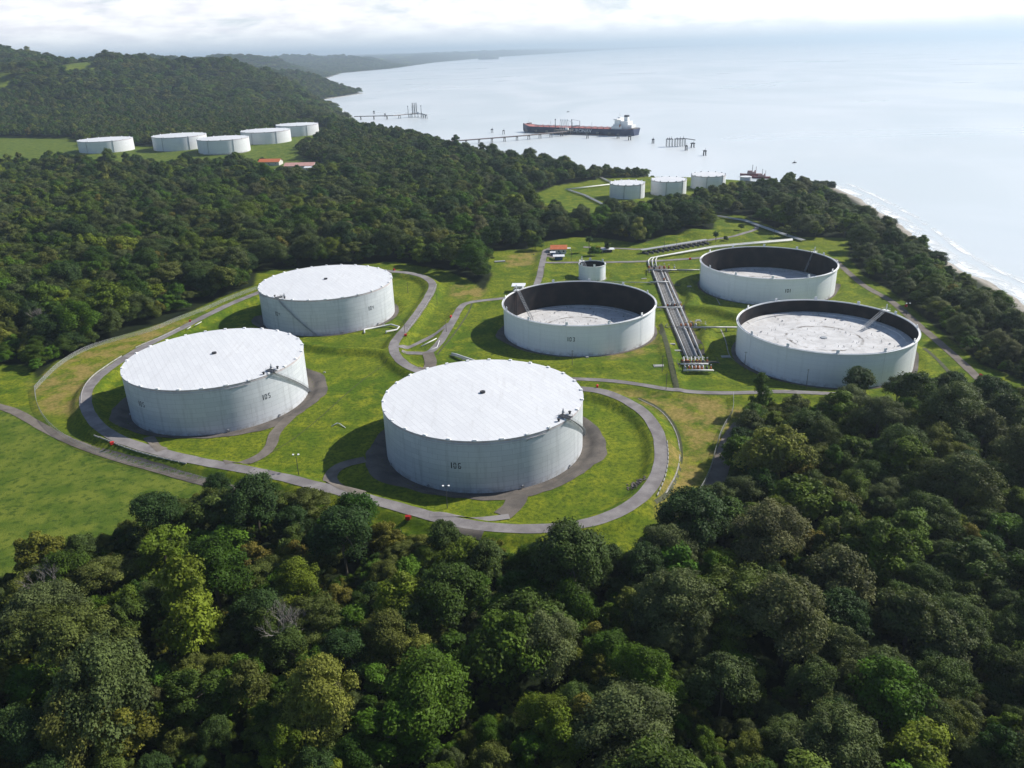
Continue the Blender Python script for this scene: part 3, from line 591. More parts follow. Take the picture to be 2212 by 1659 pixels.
# ------------------------------------------------------------------ pipes
M_pipe = noisy('grey pipe paint', (.34, .34, .345), (.46, .46, .455), .4, .45, metal=.1); M_pipew = noisy('white pipe paint', (.52, .52, .50), (.66, .66, .64), .4, .5); M_pdark = mat('dark pipe', (.06, .06, .065), .5); M_orange = noisy('rusty orange valve', (.42, .13, .03), (.28, .10, .05), 2.)
M_conc = noisy('concrete', (.38, .36, .33), (.26, .25, .23), .3)
def Hg(px, py, dz=1.2):
    x, y = G(px, py, dz); g = ground_z(x, y); x, y = G(px, py, g+dz); return (x, y, g+dz)
H = Hg
def pipe(name, label, pts, r, m=None, group=None, cat='pipe', n=10, sup=0):
    root = empty(name, pts[0][:2]+(0,), label, cat, group); P = [(p[0]-pts[0][0], p[1]-pts[0][1], p[2]) for p in pts]
    MB().path(P, r, n).build('pipe_run', m or M_pipe, root, True)
    if sup:
        for a, b in zip(P[:-1], P[1:]):
            L_ = math.dist(a, b)
            for k in range(int(L_/sup)):
                f = (k+.5)/max(1, int(L_/sup)); c = [a[i]+(b[i]-a[i])*f for i in range(3)]; gz_ = ground_z(c[0]+pts[0][0], c[1]+pts[0][1])
                if c[2]-r-gz_ > .15: MB().box((c[0], c[1], (c[2]-r+gz_)/2-.1), (.5, 1.2, c[2]-r-gz_+.2), math.atan2(b[1]-a[1], b[0]-a[0])).build('pipe_support', M_conc, root)
    return root
PG = 'fat pipes of the pipe track between the open tanks'
pipe('pipeline', 'fat grey pipe along the left edge of the pipe track', [H(1410, 583), H(1441, 668), H(1484, 772)], .62, group=PG, sup=14)
pipe('pipeline', 'fat grey pipe, inner one of the pair on the right of the pipe track', [H(1428, 584), H(1462, 668), H(1505, 770)], .62, group=PG, sup=14)
pipe('pipeline', 'fat grey pipe along the right edge of the pipe track', [H(1436, 588), H(1472, 668), H(1515, 770)], .62, group=PG, sup=14)
for i in range(6):
    f = (i+.7)/6.4; a = H(1412+16*f, 588, .7); b = H(1444+17*f, 668, .7); c = H(1487+17*f, 770, .7)
    pipe('thin_pipeline', 'thin pipe between the fat pipes of the pipe track', [a, b, c], .17, M_pipew if i % 2 else M_pipe, 'thin pipes in the middle of the pipe track', n=6)
cx0, cy0 = G(1462, 675, 0); drape_strip('pipe_track_bed', [G(1420, 580, 0), G(1453, 668, 0), G(1498, 775, 0)], 13, M_gravel, .12)
def valve(parent, p, s=1., m=None, stem=True):
    x, y, z = p; mb = MB().lathe([(.35*s, -.9*s), (.55*s, -.9*s), (.55*s, -.7*s), (.75*s, -.3*s), (.75*s, .4*s), (.5*s, .7*s), (.6*s, .9*s), (.2*s, 1.1*s)], p, 10)
    v = mb.build('valve', m or M_orange, parent)
    if stem: MB().path([(x, y, z+.8*s), (x, y, z+3.0*s)], .10*s, 5).lathe([(.1*s, 2.1*s), (.6*s, 2.2*s), (.6*s, 2.3*s), (.1*s, 2.4*s)], p, 10).build('hand_wheel', M_grey, v)
    return v
def manifold(label, x0, x1, y, header_y=None, nv=5, walk=None, hm=None, extra=()):
    p0, p1 = H(x0, y, 1.9), H(x1, y, 1.9); o = p0[:2]; root = empty('valve_manifold', (*o, 0), label, 'valve manifold')
    L_ = lambda p: (p[0]-o[0], p[1]-o[1], p[2])
    MB().path([L_(p0), L_(p1)], .5, 10).build('header_pipe', hm or M_pipew, root, True)
    for (ax_, ay_, bx_, by_, z_, r_, mm_) in extra: MB().path([L_(H(ax_, ay_, z_)), L_(H(bx_, by_, z_))], r_, 8).build('branch_pipe', mm_, root, True)
    for k in range(nv):
        f = (k+.5)/nv; p = H(x0+(x1-x0)*f+random.uniform(-1.5, 1.5), y-4-random.uniform(0, 2), 2.0); valve(root, L_(p), random.uniform(.8, 1.25), random.choice((M_orange, M_orange, M_pdark, M_grey)))
    if walk:
        (wx0, wx1, wy, wz) = walk; a, b = H(wx0, wy, wz), H(wx1, wy, wz); wk = MB(); dx, dy = b[0]-a[0], b[1]-a[1]; Ln = math.hypot(dx, dy); an = math.atan2(dy, dx)
        c = L_(((a[0]+b[0])/2, (a[1]+b[1])/2, wz)); w = wk.box(c, (Ln, 1.1, .18), an).build('catwalk', M_dark, root); rl = MB()
        for k in range(int(Ln/2.2)+1):
            q_ = (a[0]+dx*k*2.2/Ln-o[0], a[1]+dy*k*2.2/Ln-o[1]); rl.path([(*q_, wz), (*q_, wz+1.1)], .05, 4)
            if k % 2 == 0: rl.path([(*q_, wz), (*q_, 0)], .09, 4)
        rl.path([(a[0]-o[0], a[1]-o[1], wz+1.1), (b[0]-o[0], b[1]-o[1], wz+1.1)], .05, 4); rl.build('handrail', M_dark, w)
    return root
manifold('valve manifold under the long black catwalk at the far end of the pipe track', 1398, 1462, 583, nv=6, walk=(1395, 1500, 578.5, 3.2), hm=M_pipe, extra=((1402, 579, 1402, 590, 2.0, .35, M_pdark), (1420, 586, 1447, 586, 2.4, .3, M_pdark)))
manifold('white crossing pipe with slim black catwalk, second manifold down the pipe track', 1405, 1444, 609, nv=2, walk=(1400, 1472, 605, 3.), hm=M_pipew)
manifold('orange valves over the pipe track level with tank 103', 1440, 1474, 664, nv=7, walk=(1420, 1468, 655.5, 3.2), hm=M_pipew, extra=((1418, 661, 1427, 655.5, 3., .2, M_dark),))
manifold('orange valves below the catwalk level with the high roofed open tank', 1466, 1528, 707, nv=6, walk=(1437, 1518, 698, 3.4), hm=M_pipe, extra=((1437, 705, 1442, 699, 3.2, .2, M_dark), (1478, 712, 1478, 704, 1.4, .4, M_pipe)))
manifold('large valve station where the pipe track ends at its near end', 1470, 1530, 786, nv=8, walk=(1462, 1555, 775, 3.2), hm=M_pipew, extra=tuple((1477+8*k, 771, 1480+8*k, 800, 1.3, .38, M_pipe) for k in range(6))+((1476, 800, 1542, 800.5, 1.5, .5, M_pipew), (1462, 775, 1470, 800, 3., .12, M_dark), (1468, 781, 1550, 781, 2.6, .2, M_dark), (1548, 772, 1556, 790, 3., .12, M_dark)))
m_ = manifold('second row of orange valves at the near end of the pipe track', 1476, 1540, 800, nv=7, hm=M_pipew)
pipe('branch_pipeline', 'pale pipe crossing the grass from the pipe track to tank 101', [H(1455, 583, 1.6), H(1511, 583, 1.6)], .5, sup=12)
pipe('branch_pipeline', 'pale pipe from the pipe track to the open tank with the high roof', [H(1500, 707, 1.9), H(1592, 707, 1.9)], .55, sup=12)
pipe('branch_pipeline', 'short pale pipe from tank 103 to the orange valves', [H(1414, 664, 1.7), H(1442, 664, 1.9)], .5, sup=8)
pipe('branch_pipeline', 'thin pale pipe from the small tank toward the pipe track', [H(1300, 608.5, 1.2), H(1350, 609.5, 1.2), H(1438, 610.5, 1.4)], .26, sup=14)
pipe('elbow_pipeline', 'white angled pipe loop at the foot of tank 104', [H(787, 719, .8), H(787, 712, 1.4), H(845, 701, 1.4), H(862, 706, 1.4), H(858, 712, 1.4), H(834, 716, 1.4), H(834, 720, .5)], .55, M_pipew)
pipe('elbow_pipeline', 'white pipe coming out from behind tank 106 on the grass', [H(976, 764, .8), H(986, 766, 1.6), H(1045, 786, 1.6)], .62, M_pipew, sup=10)
pipe('elbow_pipeline', 'parallel white pipe beside the one behind tank 106', [H(972, 767, .8), H(984, 769, 1.4), H(1040, 789, 1.4)], .30, M_pipe)
pipe('guard_pipe', 'long white pipe lying beside the track junction', [Hg(910, 748, .6), Hg(943, 731, .6)], .35, M_pipew)
pipe('guard_pipe', 'bent white pipe on grass inside the road junction', [Hg(922, 759, .5), Hg(944, 750, .5), Hg(949, 736, .5)], .28, M_pipew)
pipe('guard_pipe', 'small white bent pipe on the lawn between tanks 105 and 106', [H(716, 921, .2), H(728, 914, .7), H(733, 915, .7), H(746, 924, .2)], .22, M_pipew)
pipe('guard_pipe', 'long white barrier pipe lying behind tank 106 beside a red box', [Hg(1296, 843.5, .6), Hg(1336, 852, .6)], .4, M_pipew)
for a, b, l in (((421, 703), (435, 695), 'white barrier rail by the road behind tank 105, nearer the red box'), ((404, 711), (412, 706), 'short white barrier rail by the road, below the red box'), ((374, 724), (388, 716), 'short white barrier rail at the top edge of tank 105')):
    pipe('barrier_rail', l, [Hg(*a, .7), Hg(*b, .7)], .28, M_pipew)
# pump row with its white header pipes
def pump_row():
    p0, p1 = H(1388, 551, 0), H(1538, 526, 0); o = p0[:2]; dx, dy = p1[0]-p0[0], p1[1]-p0[1]; Ln = math.hypot(dx, dy); an = math.atan2(dy, dx)
    root = empty('pump_station', (*o, 0), 'long row of dark pumps under a narrow grey canopy behind tank 101', 'pump station', rz=an)
    MB().box((Ln/2, 0, .15), (Ln, 8, .5)).build('concrete_slab', M_conc, root)
    MB().box((Ln/2, 5.0, 5.4), (Ln-4, 4.6, .3)).build('canopy', mat('grey sheet', (.33, .34, .36), .6), root)
    fr = MB()
    for k in range(14):
        x = 3+k*(Ln-6)/13; fr.path([(x, 3.2, .3), (x, 3.2, 5.3)], .16, 5); fr.path([(x, 6.8, .3), (x, 6.8, 5.3)], .16, 5); fr.path([(x, -3, .3), (x, -3, 2.4)], .1, 5)
    fr.path([(3, -3, 2.4), (Ln-3, -3, 2.4)], .1, 5); fr.build('frame', M_dark, root)
    for k in range(13):
        x = 5+k*(Ln-10)/12; MB().box((x, 3.5, 2.0), (3.0, 5.5, 3.4)).lathe([(1.0, 1.2), (1.1, 2.4), (.8, 3.4), (.3, 3.7)], (x, -.6, 0), 10).box((x+2.4, -.5, 1.2), (1.4, 1.8, 1.9)).build('pump', M_pdark, root)
        if k % 2: MB().lathe([(.5, .4), (.6, 1.6), (.3, 2.2)], (x+3, -1.8, 0), 8).build('valve', M_orange, root)
pump_row()
for i, (dy, r) in enumerate(((0, .55), (2.2, .45), (5., .45))):
    pipe('header_pipe', 'long white pipe running past the pump row, %s' % ('nearest the grass', 'middle one', 'nearest the pumps')[i], [H(1402+i*8, 576, .6), H(1400+i*8, 563-dy*.2, 1.5), H(1406+i*7, 557-dy*.6, 1.5), H(1545, 534-dy*.6, 1.5), H(1620, 527-dy*.6, 1.5), H(1712, 519-dy*.6, 1.5)], r, M_pipew, 'white pipes beside the pump row')
def pipe_track(pts, label, n, w, z0=1.5, m=None, lab2=''):
    for i in range(n):
        off = (i-(n-1)/2)*w; P = [Hg(a, b, z0) for a, b in pts]; Q = []
        for k, p in enumerate(P):
            a = P[max(k-1, 0)]; b = P[min(k+1, len(P)-1)]; t = Vector((b[0]-a[0], b[1]-a[1], 0)).normalized(); Q.append((p[0]-t.y*off, p[1]+t.x*off, p[2]))
        pipe('distant_pipeline', label, Q, .42, m or (M_pipew if i % 2 else M_pipe), label, n=6)
pipe_track([(1735, 519), (1700, 508), (1640, 487), (1610, 476), (1548, 466)], 'parallel grey pipes climbing from tank 101 into the trees', 4, 1.3)
pipe_track([(1360, 465), (1330, 448), (1300, 440), (1262, 421), (1228, 410)], 'parallel pale pipes curving across the shore lawn below the tanks', 3, 1.6)
pipe_track([(1222, 409), (1318, 398)], 'white pipes running straight from the bend to the leftmost shore tank', 3, 1.8, m=M_pipew)
pipe_track([(1318, 393), (1298, 383)], 'grey pipes leading from the shore tanks towards the sea', 3, 1.6)

# ------------------------------------------------------------------ trees
def leaf_mat(name, stops, trans=.22, rough=.55):
    m = bpy.data.materials.new(name); m.use_nodes = True; q = NT(m); oi = q.n.new('ShaderNodeObjectInfo'); r = q.n.new('ShaderNodeValToRGB'); e = r.color_ramp.elements
    r.color_ramp.interpolation = 'LINEAR'
    while len(e) < len(stops): e.new(.5)
    for i, c in enumerate(stops): e[i].position = i/(len(stops)-1); e[i].color = (*c, 1)
    q.link(oi.outputs['Random'], r.inputs[0]); tone = q.attr('tone'); c = q.mix(1.0, r.outputs[0], q.mix(tone, (.62, .58, .46), (2.25, 2.05, 1.45)), 'MULTIPLY')
    q.link(c, q.b.inputs['Base Color']); q.b.inputs['Roughness'].default_value = rough; q.b.inputs['Specular IOR Level'].default_value = .08
    tr = q.n.new('ShaderNodeBsdfTranslucent'); q.link(q.mix(1., c, (1.25, 1.35, .55, 1), 'MULTIPLY'), tr.inputs[0]); ms = q.n.new('ShaderNodeMixShader'); ms.inputs[0].default_value = trans
    q.link(q.b.outputs[0], ms.inputs[1]); q.link(tr.outputs[0], ms.inputs[2]); q.link(ms.outputs[0], q.n['Material Output'].inputs['Surface']); return m
L_mix = leaf_mat('broad leaves', [(.018, .050, .007), (.068, .106, .017), (.036, .084, .009), (.102, .138, .018), (.024, .060, .011), (.078, .090, .028), (.054, .118, .011), (.032, .058, .016), (.120, .140, .034)])
L_grey = leaf_mat('grey green leaves', [(.044, .066, .028), (.064, .084, .042), (.036, .064, .018), (.074, .082, .046)])
L_dark = leaf_mat('dark leaves', [(.018, .040, .013), (.026, .050, .018), (.034, .056, .016)], .15)
L_yel = leaf_mat('yellow green leaves', [(.090, .105, .020), (.110, .100, .030), (.080, .110, .018)], .3)
L_olive = leaf_mat('olive leaves', [(.058, .084, .024), (.074, .092, .030), (.048, .070, .022)])
L_bright = leaf_mat('bright leaves', [(.045, .105, .016), (.060, .120, .016)], .28)
L_gold = leaf_mat('yellow leaves', [(.26, .24, .02), (.22, .22, .02)], .3)
M_bark = noisy('bark', (.10, .085, .065), (.17, .15, .12), 1.5, .9); M_pale = noisy('pale dead wood', (.17, .15, .13), (.26, .235, .21), 1.2, .9)
def crown_mesh(name, seed, R, Hc, z0, lobes, leaves, leaf, mtl, flat=1., lr=(.22, .36), tall=False, jit=.75, sparse=1., drape=.3):
    """leafy crown: lobes spread over a dome, each lobe a shell of small folded leaf clusters facing outwards"""
    g = np.random.default_rng(seed); C = []; Rl = []
    k = 0
    while len(C) < lobes and k < 4000:
        k += 1; t = g.uniform(0, 2*np.pi); cz = g.uniform(-drape, 1.0); s = math.sqrt(max(0, 1-max(cz, 0)**2))*(g.uniform(.75, 1) if g.random() < .75 else g.uniform(.0, .7))
        w = 1+.22*math.sin(2*t+seed)+.12*math.sin(5*t+seed*2)
        p = np.array([math.cos(t)*s*R*.78*w, math.sin(t)*s*R*.78*w, z0+Hc*(.38+.5*cz*(1+.12*math.sin(3*t+seed)))]); r = R*g.uniform(*lr)*(.85 if cz > .5 else 1)
        if C and min(np.linalg.norm((p-c)*[1, 1, 1.3]) for c in C) < r*.55*sparse: continue
        C.append(p); Rl.append(r)
    V = []; F = []; tone = []; per = leaves//max(1, len(C))
    for c, r in zip(C, Rl):
        an = np.array([g.uniform(.8, 1.35), g.uniform(.8, 1.35), g.uniform(.6, .95)*flat]); n = int(per*(r/(R*np.mean(lr)))**1.6); d = g.normal(size=(n, 3)); d[:, 2] = np.where(d[:, 2] < -.25*np.abs(d[:, 2]).max(), -d[:, 2], d[:, 2]); d /= np.linalg.norm(d, axis=1)[:, None]
        rad = r*np.where(g.random(n) < .8, g.uniform(.78, 1.16, n), g.uniform(.45, .8, n)); knob = 1+.30*np.sin(d[:, 0]*8+seed+c[2])*np.sin(d[:, 1]*8+c[0])*np.sin(d[:, 2]*7+c[1])+.12*np.sin(d[:, 0]*17+c[1])*np.sin(d[:, 1]*16+c[2]); pos = c+d*(rad*knob)[:, None]*an
        nn = d+g.normal(size=(n, 3))*jit*.6+[0, 0, .45]; nn /= np.linalg.norm(nn, axis=1)[:, None]; u = np.cross(nn, g.normal(size=(n, 3))); u /= np.linalg.norm(u, axis=1)[:, None]; v = np.cross(nn, u)
        s = leaf*g.uniform(.55, 1.25, n)[:, None]; q_ = np.stack([pos-u*s, pos+v*s*.62-nn*s*.18, pos+u*s, pos-v*s*.62-nn*s*.18], 1); V.append(q_.reshape(-1, 3)); tone += [np.clip(g.uniform(.2, .8)+g.normal(size=n)*.16, 0, 1)]
    V = np.concatenate(V); nq = len(V)//4; F = np.arange(nq*4).reshape(nq, 4); me = npmesh(name, V, F, False); me.materials.append(mtl)
    at = me.attributes.new('tone', 'FLOAT', 'FACE'); at.data.foreach_set('value', np.concatenate(tone).astype(np.float32)); return me, C
def trunk_mesh(name, C, r0, top, m, nb=9, seed=0):
    g = random.Random(seed); mb = MB(); mb.path([(0, 0, -3), (.2, 0, top*.3), (-.1, .2, top*.62)], r0*1.25, 7, r2=r0*.7)
    for c in g.sample(C, min(nb, len(C))):
        s = (-.1, .2, top*g.uniform(.4, .62)); mid_ = tuple(s[i]+(c[i]-s[i])*.5+(.5 if i == 2 else g.uniform(-.4, .4)) for i in range(3)); mb.path([s, mid_, tuple(c)], r0*.42, 5, r2=r0*.12)
    me = bpy.data.meshes.new(name); me.from_pydata(mb.v, [], mb.f); me.materials.append(m); return me
KINDS = {}
def kind(key, label, R, H_, **kw):
    m = kw.pop('mtl'); z0 = kw.pop('z0', H_*.22); me, C = crown_mesh('crown', kw.pop('seed'), R, H_-z0, z0, kw.pop('lobes'), kw.pop('leaves'), kw.pop('leaf'), m, **kw); tr = trunk_mesh('trunk', C, R*.055, H_, M_bark, seed=int(R*10)); KINDS[key] = (me, tr, R, H_, label)
kind('round', 'rounded mid green tree', 8, 17, seed=1, lobes=40, leaves=21600, leaf=0.28, mtl=L_mix)
kind('round2', 'rounded mid green tree', 7, 15, seed=2, lobes=28, leaves=12825, leaf=0.34, mtl=L_mix, lr=(.24, .4))
kind('grey', 'bushy grey green tree', 8.5, 17, seed=3, lobes=60, leaves=22950, leaf=0.25, mtl=L_grey, lr=(.16, .30))
kind('grey2', 'bushy grey green tree', 7, 16, seed=13, lobes=36, leaves=13500, leaf=0.30, mtl=L_grey, lr=(.2, .32))
kind('umbrella', 'wide flat crowned olive tree', 12, 15, seed=4, lobes=62, leaves=20250, leaf=0.30, mtl=L_olive, flat=.45, lr=(.11, .2), drape=.05, z0=6.5)
kind('dark', 'dense dark green tree', 7.5, 17, seed=5, lobes=42, leaves=20250, leaf=0.29, mtl=L_dark)
kind('tall', 'tall narrow green tree', 5.5, 19, seed=6, lobes=30, leaves=12150, leaf=0.35, mtl=L_mix, lr=(.26, .42), drape=.7)
kind('clumpy', 'green tree with separate leaf clumps', 8, 17, seed=7, lobes=26, leaves=8775, leaf=0.50, mtl=L_mix, lr=(.18, .30), sparse=1.7)
kind('yellow', 'loose yellowish green tree', 6, 13, seed=8, lobes=26, leaves=10125, leaf=0.34, mtl=L_yel, lr=(.2, .34))
kind('bright', 'small fresh bright green tree', 5, 11, seed=9, lobes=20, leaves=8100, leaf=0.39, mtl=L_bright, lr=(.24, .4))
kind('vine', 'vine draped drooping green tree', 6.5, 16, seed=10, lobes=44, leaves=14850, leaf=0.34, mtl=L_mix, lr=(.18, .3), drape=.9)
WT = {'round': 5, 'round2': 5, 'grey': 3.2, 'grey2': 3.2, 'umbrella': 1.4, 'dark': 3, 'tall': 2, 'clumpy': 3.2, 'yellow': 1.0, 'bright': 1.5, 'vine': 3}
KEYS = list(KINDS); PWT = np.array([WT[k] for k in KEYS]); PWT = PWT/PWT.sum()
# tree positions: jittered grid, coarser with distance, only on wooded land
def scatter(y0, y1, step, seed, xa, xb):
    g = np.random.default_rng(seed); xs = np.arange(xa, xb, step); ys = np.arange(y0, y1, step); X, Y = np.meshgrid(xs, ys); X = X+(np.arange(len(ys)) % 2)[:, None]*step/2
    X = (X+g.uniform(-.42, .42, X.shape)*step).ravel(); Y = (Y+g.uniform(-.42, .42, Y.shape)*step).ravel(); return X, Y
def wooded(X, Y, mnear, mfar, coast_m=9):
    ok = inside(X, Y, LAND) & (seg_dist(X, Y, COAST) > coast_m)
    for P in (CLEAR_MAIN, CLEAR_MID, CLEAR_FAR):
        if min(p[1] for p in P) > Y.max()+50 or max(p[1] for p in P) < Y.min()-50: continue
        ok &= ~inside(X, Y, P) & (seg_dist(X, Y, P, True) > mnear)
    ok &= hill_gap(X, Y) < .5
    edge = TREE_EDGE+[(TREE_EDGE[-1][0], 3000), (-9e4, 3000), (-9e4, -3000)]
    ok &= ~((X > 230) & (Y < 1120) & (~inside(X, Y, edge) | (seg_dist(X, Y, TREE_EDGE) < 3)))
    ok &= ~((X > 285) & (X < 385) & (Y > 1010) & (Y < 1300))
    return ok
def region_pick(X, Y, g):
    """kinds gather in loose stands: noise shifts the weights"""
    n = fbm(X/38+9, Y/38, 3); e = fbm(X/60-4, Y/60+8, 3); out = np.zeros(len(X), int)
    east = sstep(60, 130, X-.25*(Y-250)+0)*.9
    for i in range(len(X)):
        w = PWT.copy(); w[KEYS.index('grey')] *= .5+2.2*(n[i] > .5)+2.2*east[i]; w[KEYS.index('grey2')] *= .5+1.6*(n[i] > .5)+2.0*east[i]; w[KEYS.index('dark')] *= .5+2*(e[i] > .5); w[KEYS.index('yellow')] *= .4+1.8*(e[i] < .4); w[KEYS.index('umbrella')] *= (.3 if X[i] > 0 else 1.3)
        out[i] = g.choice(len(KEYS), p=w/w.sum())
    return out
g_ = np.random.default_rng(21)
TX, TY, TK, TS, TH = [], [], [], [], []
def add_trees(X, Y, smin, smax, K=None, hs=(.9, 1.15)):
    k = region_pick(X, Y, g_) if K is None else K; TX.append(X); TY.append(Y); TK.append(k); s = g_.uniform(smin, smax, len(X)); TS.append(s); TH.append(s*g_.uniform(*hs, len(X)))
X, Y = scatter(105, 470, 8.4, 1, -330, 420); ok = wooded(X, Y, 2.5, 2) & (np.abs(X) < Y*.8+70); NX, NY = X[ok], Y[ok]
X, Y = scatter(105, 470, 21., 11, -330, 420); ok = wooded(X, Y, 9, 2) & (np.abs(X) < Y*.8+70) & (g_.random(len(X)) < .62); BX_, BY_ = X[ok], Y[ok]; BS_ = g_.uniform(1.15, 1.75, len(BX_))
UX, UY = scatter(105, 400, 4.6, 12, -300, 380); ok = wooded(UX, UY, 1.5, 2) & (np.abs(UX) < UY*.8+70); add_trees(UX[ok], UY[ok], .22, .40, None, (.9, 1.3))
d_ = np.min(np.hypot(NX[:, None]-BX_[None], NY[:, None]-BY_[None])-6.2*BS_[None], axis=1); ok = d_ > 0; add_trees(NX[ok], NY[ok], .38, 1.02, None, (.75, 1.2))
TX.append(BX_); TY.append(BY_); TK.append(region_pick(BX_, BY_, g_)); TS.append(BS_); TH.append(BS_*g_.uniform(.8, 1.15, len(BX_)))
X, Y = scatter(470, 1400, 11.5, 2, -1150, 560); ok = wooded(X, Y, 3, 2) & (np.abs(X) < Y*.72+70); add_trees(X[ok], Y[ok], .55, 1.75, None, (.7, 1.15))
X, Y = scatter(1400, 2300, 13.0, 3, -1700, 400); ok = wooded(X, Y, 4, 2) & (np.abs(X) < Y*.72+70); add_trees(X[ok], Y[ok], .85, 1.35, g_.choice(len(KEYS), p=PWT, size=ok.sum()))
X, Y = scatter(2300, 5200, 22.0, 4, -3800, 0); ok = wooded(X, Y, 5, 2, 14) & (np.abs(X) < Y*.72+60); add_trees(X[ok], Y[ok], 1.0, 2.5, g_.choice(len(KEYS), p=PWT, size=ok.sum()), (.55, .8))
X, Y = scatter(5200, 12500, 48.0, 5, -9000, 0); ok = wooded(X, Y, 5, 2, 20) & (np.abs(X) < Y*.72+60); add_trees(X[ok], Y[ok], 2.6, 4.2, g_.choice(len(KEYS), p=PWT, size=ok.sum()), (.3, .5))
TX, TY, TK, TS, TH = map(np.concatenate, (TX, TY, TK, TS, TH)); TZ = height(TX, TY)-.6
dcst = seg_dist(TX, TY, COAST); low = np.where((dcst < 130) & (TX > 200) & (TY < 1180), .50+.30*np.clip(dcst/130, 0, 1), 1.); low = np.where((TX > 95) & (TY > 820) & (TY < 1320), np.minimum(low, .62), low)
low = np.where((TX > -700) & (TX < -330) & (TY > 1300) & (TY < 1560), .72, low); TS *= low**.7; TH *= low
# big emergent crowns seen in the foreground (pixel of the crown centre, kind, scale)
BIG = [(150, 1400, 'umbrella', 1.55, 9), (690, 1500, 'round', 1.30, 6), (560, 1330, 'dark', 1.1, 3), (210, 1260, 'umbrella', 1.05, 4), (1700, 1330, 'grey', 1.55, 6), (1440, 1190, 'grey', 1.15, 3), (740, 1160, 'dark', 1.45, 4), (330, 1120, 'dark', 1.25, 3),
       (1180, 1390, 'grey', 1.25, 4), (1390, 1460, 'round', 1.1, 4), (870, 1290, 'round2', 1.2, 4), (420, 1500, 'vine', 1.2, 3), (1920, 1500, 'round2', 1.35, 4), (1560, 1480, 'grey2', 1.2, 3), (2060, 1350, 'grey', 1.1, 3), (640, 1260, 'round', 1.0, 3),
       (85, 1200, 'yellow', 1.3, 2), (270, 1590, 'yellow', 1.2, 3), (2080, 870, 'grey', 1.1, 2), (1900, 900, 'grey', 1.2, 2), (1740, 930, 'grey', 1.2, 2), (1850, 830, 'dark', .95, 0), (1260, 1560, 'yellow', 1.1, 2), (1050, 1220, 'olive' if False else 'grey2', 1.1, 2)]
bx, by, bk, bs, bl = [], [], [], [], []
for px_, py_, k, s, lift in BIG:
    x, y = G(px_, py_, KINDS[k][3]*s*.62+lift*.5); bx.append(x); by.append(y); bk.append(KEYS.index(k)); bs.append(s); bl.append(lift*.5)
for x, y, k, s in zip(bx, by, bk, bs):
    d = np.hypot(TX-x, TY-y); keep = d > KINDS[KEYS[k]][2]*s*.62; TX, TY, TK, TS, TH, TZ = (a[keep] for a in (TX, TY, TK, TS, TH, TZ))
bz = height(np.array(bx), np.array(by))+np.array(bl)
TX = np.append(TX, bx); TY = np.append(TY, by); TK = np.append(TK, bk); TS = np.append(TS, bs); TH = np.append(TH, bs); TZ = np.append(TZ, bz)
# keep the tops off the things that the photo shows clear: no tree inside the pipelines' way
RZ = g_.uniform(0, 6.283, len(TX)); AS = g_.uniform(.85, 1.18, len(TX))
Rk = np.array([KINDS[k][2] for k in KEYS]); Hk = np.array([KINDS[k][3] for k in KEYS])
top = np.stack([TX, TY, TZ+Hk[TK]*TH*.7], 1); P2, dep = project(top); size = Rk[TK]*TS/np.maximum(dep, 1)
vis = (dep > 10) & (P2[:, 0] > -30) & (P2[:, 0] < PW+30) & (P2[:, 1] > 0) & (P2[:, 1] < PH+60)
order = np.argsort(-np.where(vis, size, -1)); single = order[:286]; rest = np.ones(len(TX), bool); rest[single] = False
def place_word(px_, py_):
    if py_ > 1480: v = 'along bottom edge'
    elif py_ > 1300: v = 'mid foreground'
    elif py_ > 1130: v = 'just below the compound'
    else: v = 'in the forest right of tank 106' if px_ > 1300 else 'by the road'
    h = 'far left' if px_ < 350 else 'left side' if px_ < 800 else 'centre' if px_ < 1300 else 'right of centre' if px_ < 1750 else 'far right'
    return v+', '+h
def make_tree(key, loc, rz, s, sh, label, group, name='forest_tree', cat='tree'):
    cm, tm, R_, H_, _l = KINDS[key]; root = empty(name, loc, label, cat, group, rz); root.scale = (s, s, sh)
    for nm, me_ in (('crown', cm), ('trunk', tm)): o = bpy.data.objects.new(nm, me_); S.collection.objects.link(o); o.parent = root
    return root
names = {'umbrella': 'spreading_tree', 'tall': 'tall_tree'}
SRC = {}
for i in single:
    k = KEYS[TK[i]]; lab = KINDS[k][4]+' '+place_word(*P2[i]); r_ = make_tree(k, (TX[i], TY[i], TZ[i]), RZ[i], TS[i], TH[i], lab, lab, names.get(k, 'forest_tree')); r_.scale = (TS[i]*AS[i], TS[i]/AS[i], TH[i])
    if k not in SRC: SRC[k] = r_.children[0]
for k in KEYS:
    if k not in SRC: print('no individual of', k)
# special single trees
def special(px_, py_, key, s, label, name='tree', m=None, dz=0., hs=1.):
    x, y = G(px_, py_, 0.); z = ground_z(x, y); r_ = make_tree(key, (x, y, z+dz), random.uniform(0, 6), s, s*hs, label, None, name)
    if m is not None:
        c = r_.children[0]; c.data = c.data.copy(); c.data.materials[0] = m
    return r_
special(1156, 545, 'round', .95, 'lone round crowned tree on the lawn left of the orange roofed building', dz=-2.5)
special(1283, 557, 'bright', .85, 'rounded green bush with a yellow top beside the open shelter', 'bush', L_bright, dz=-1.5)
special(1291, 550, 'bright', .55, 'small bright yellow bush behind the rounded green bush', 'bush', L_gold, dz=-.5)
special(1311, 549, 'bright', .62, 'slim small dark tree behind the open shelter', 'young_tree', L_dark, hs=1.4)
special(478, 1092, 'dark', .80, 'dark round tree standing alone beside the road below tank 105', dz=-1)
special(570, 1098, 'bright', .80, 'fresh green tree at the edge of the road left of tank 106', dz=-1)
special(940, 1190, 'bright', .62, 'fresh green sapling by the red box below tank 106', dz=-1)
special(1600, 505, 'clumpy', .4, 'small thin tree on the lawn beside the climbing pipes', 'young_tree')
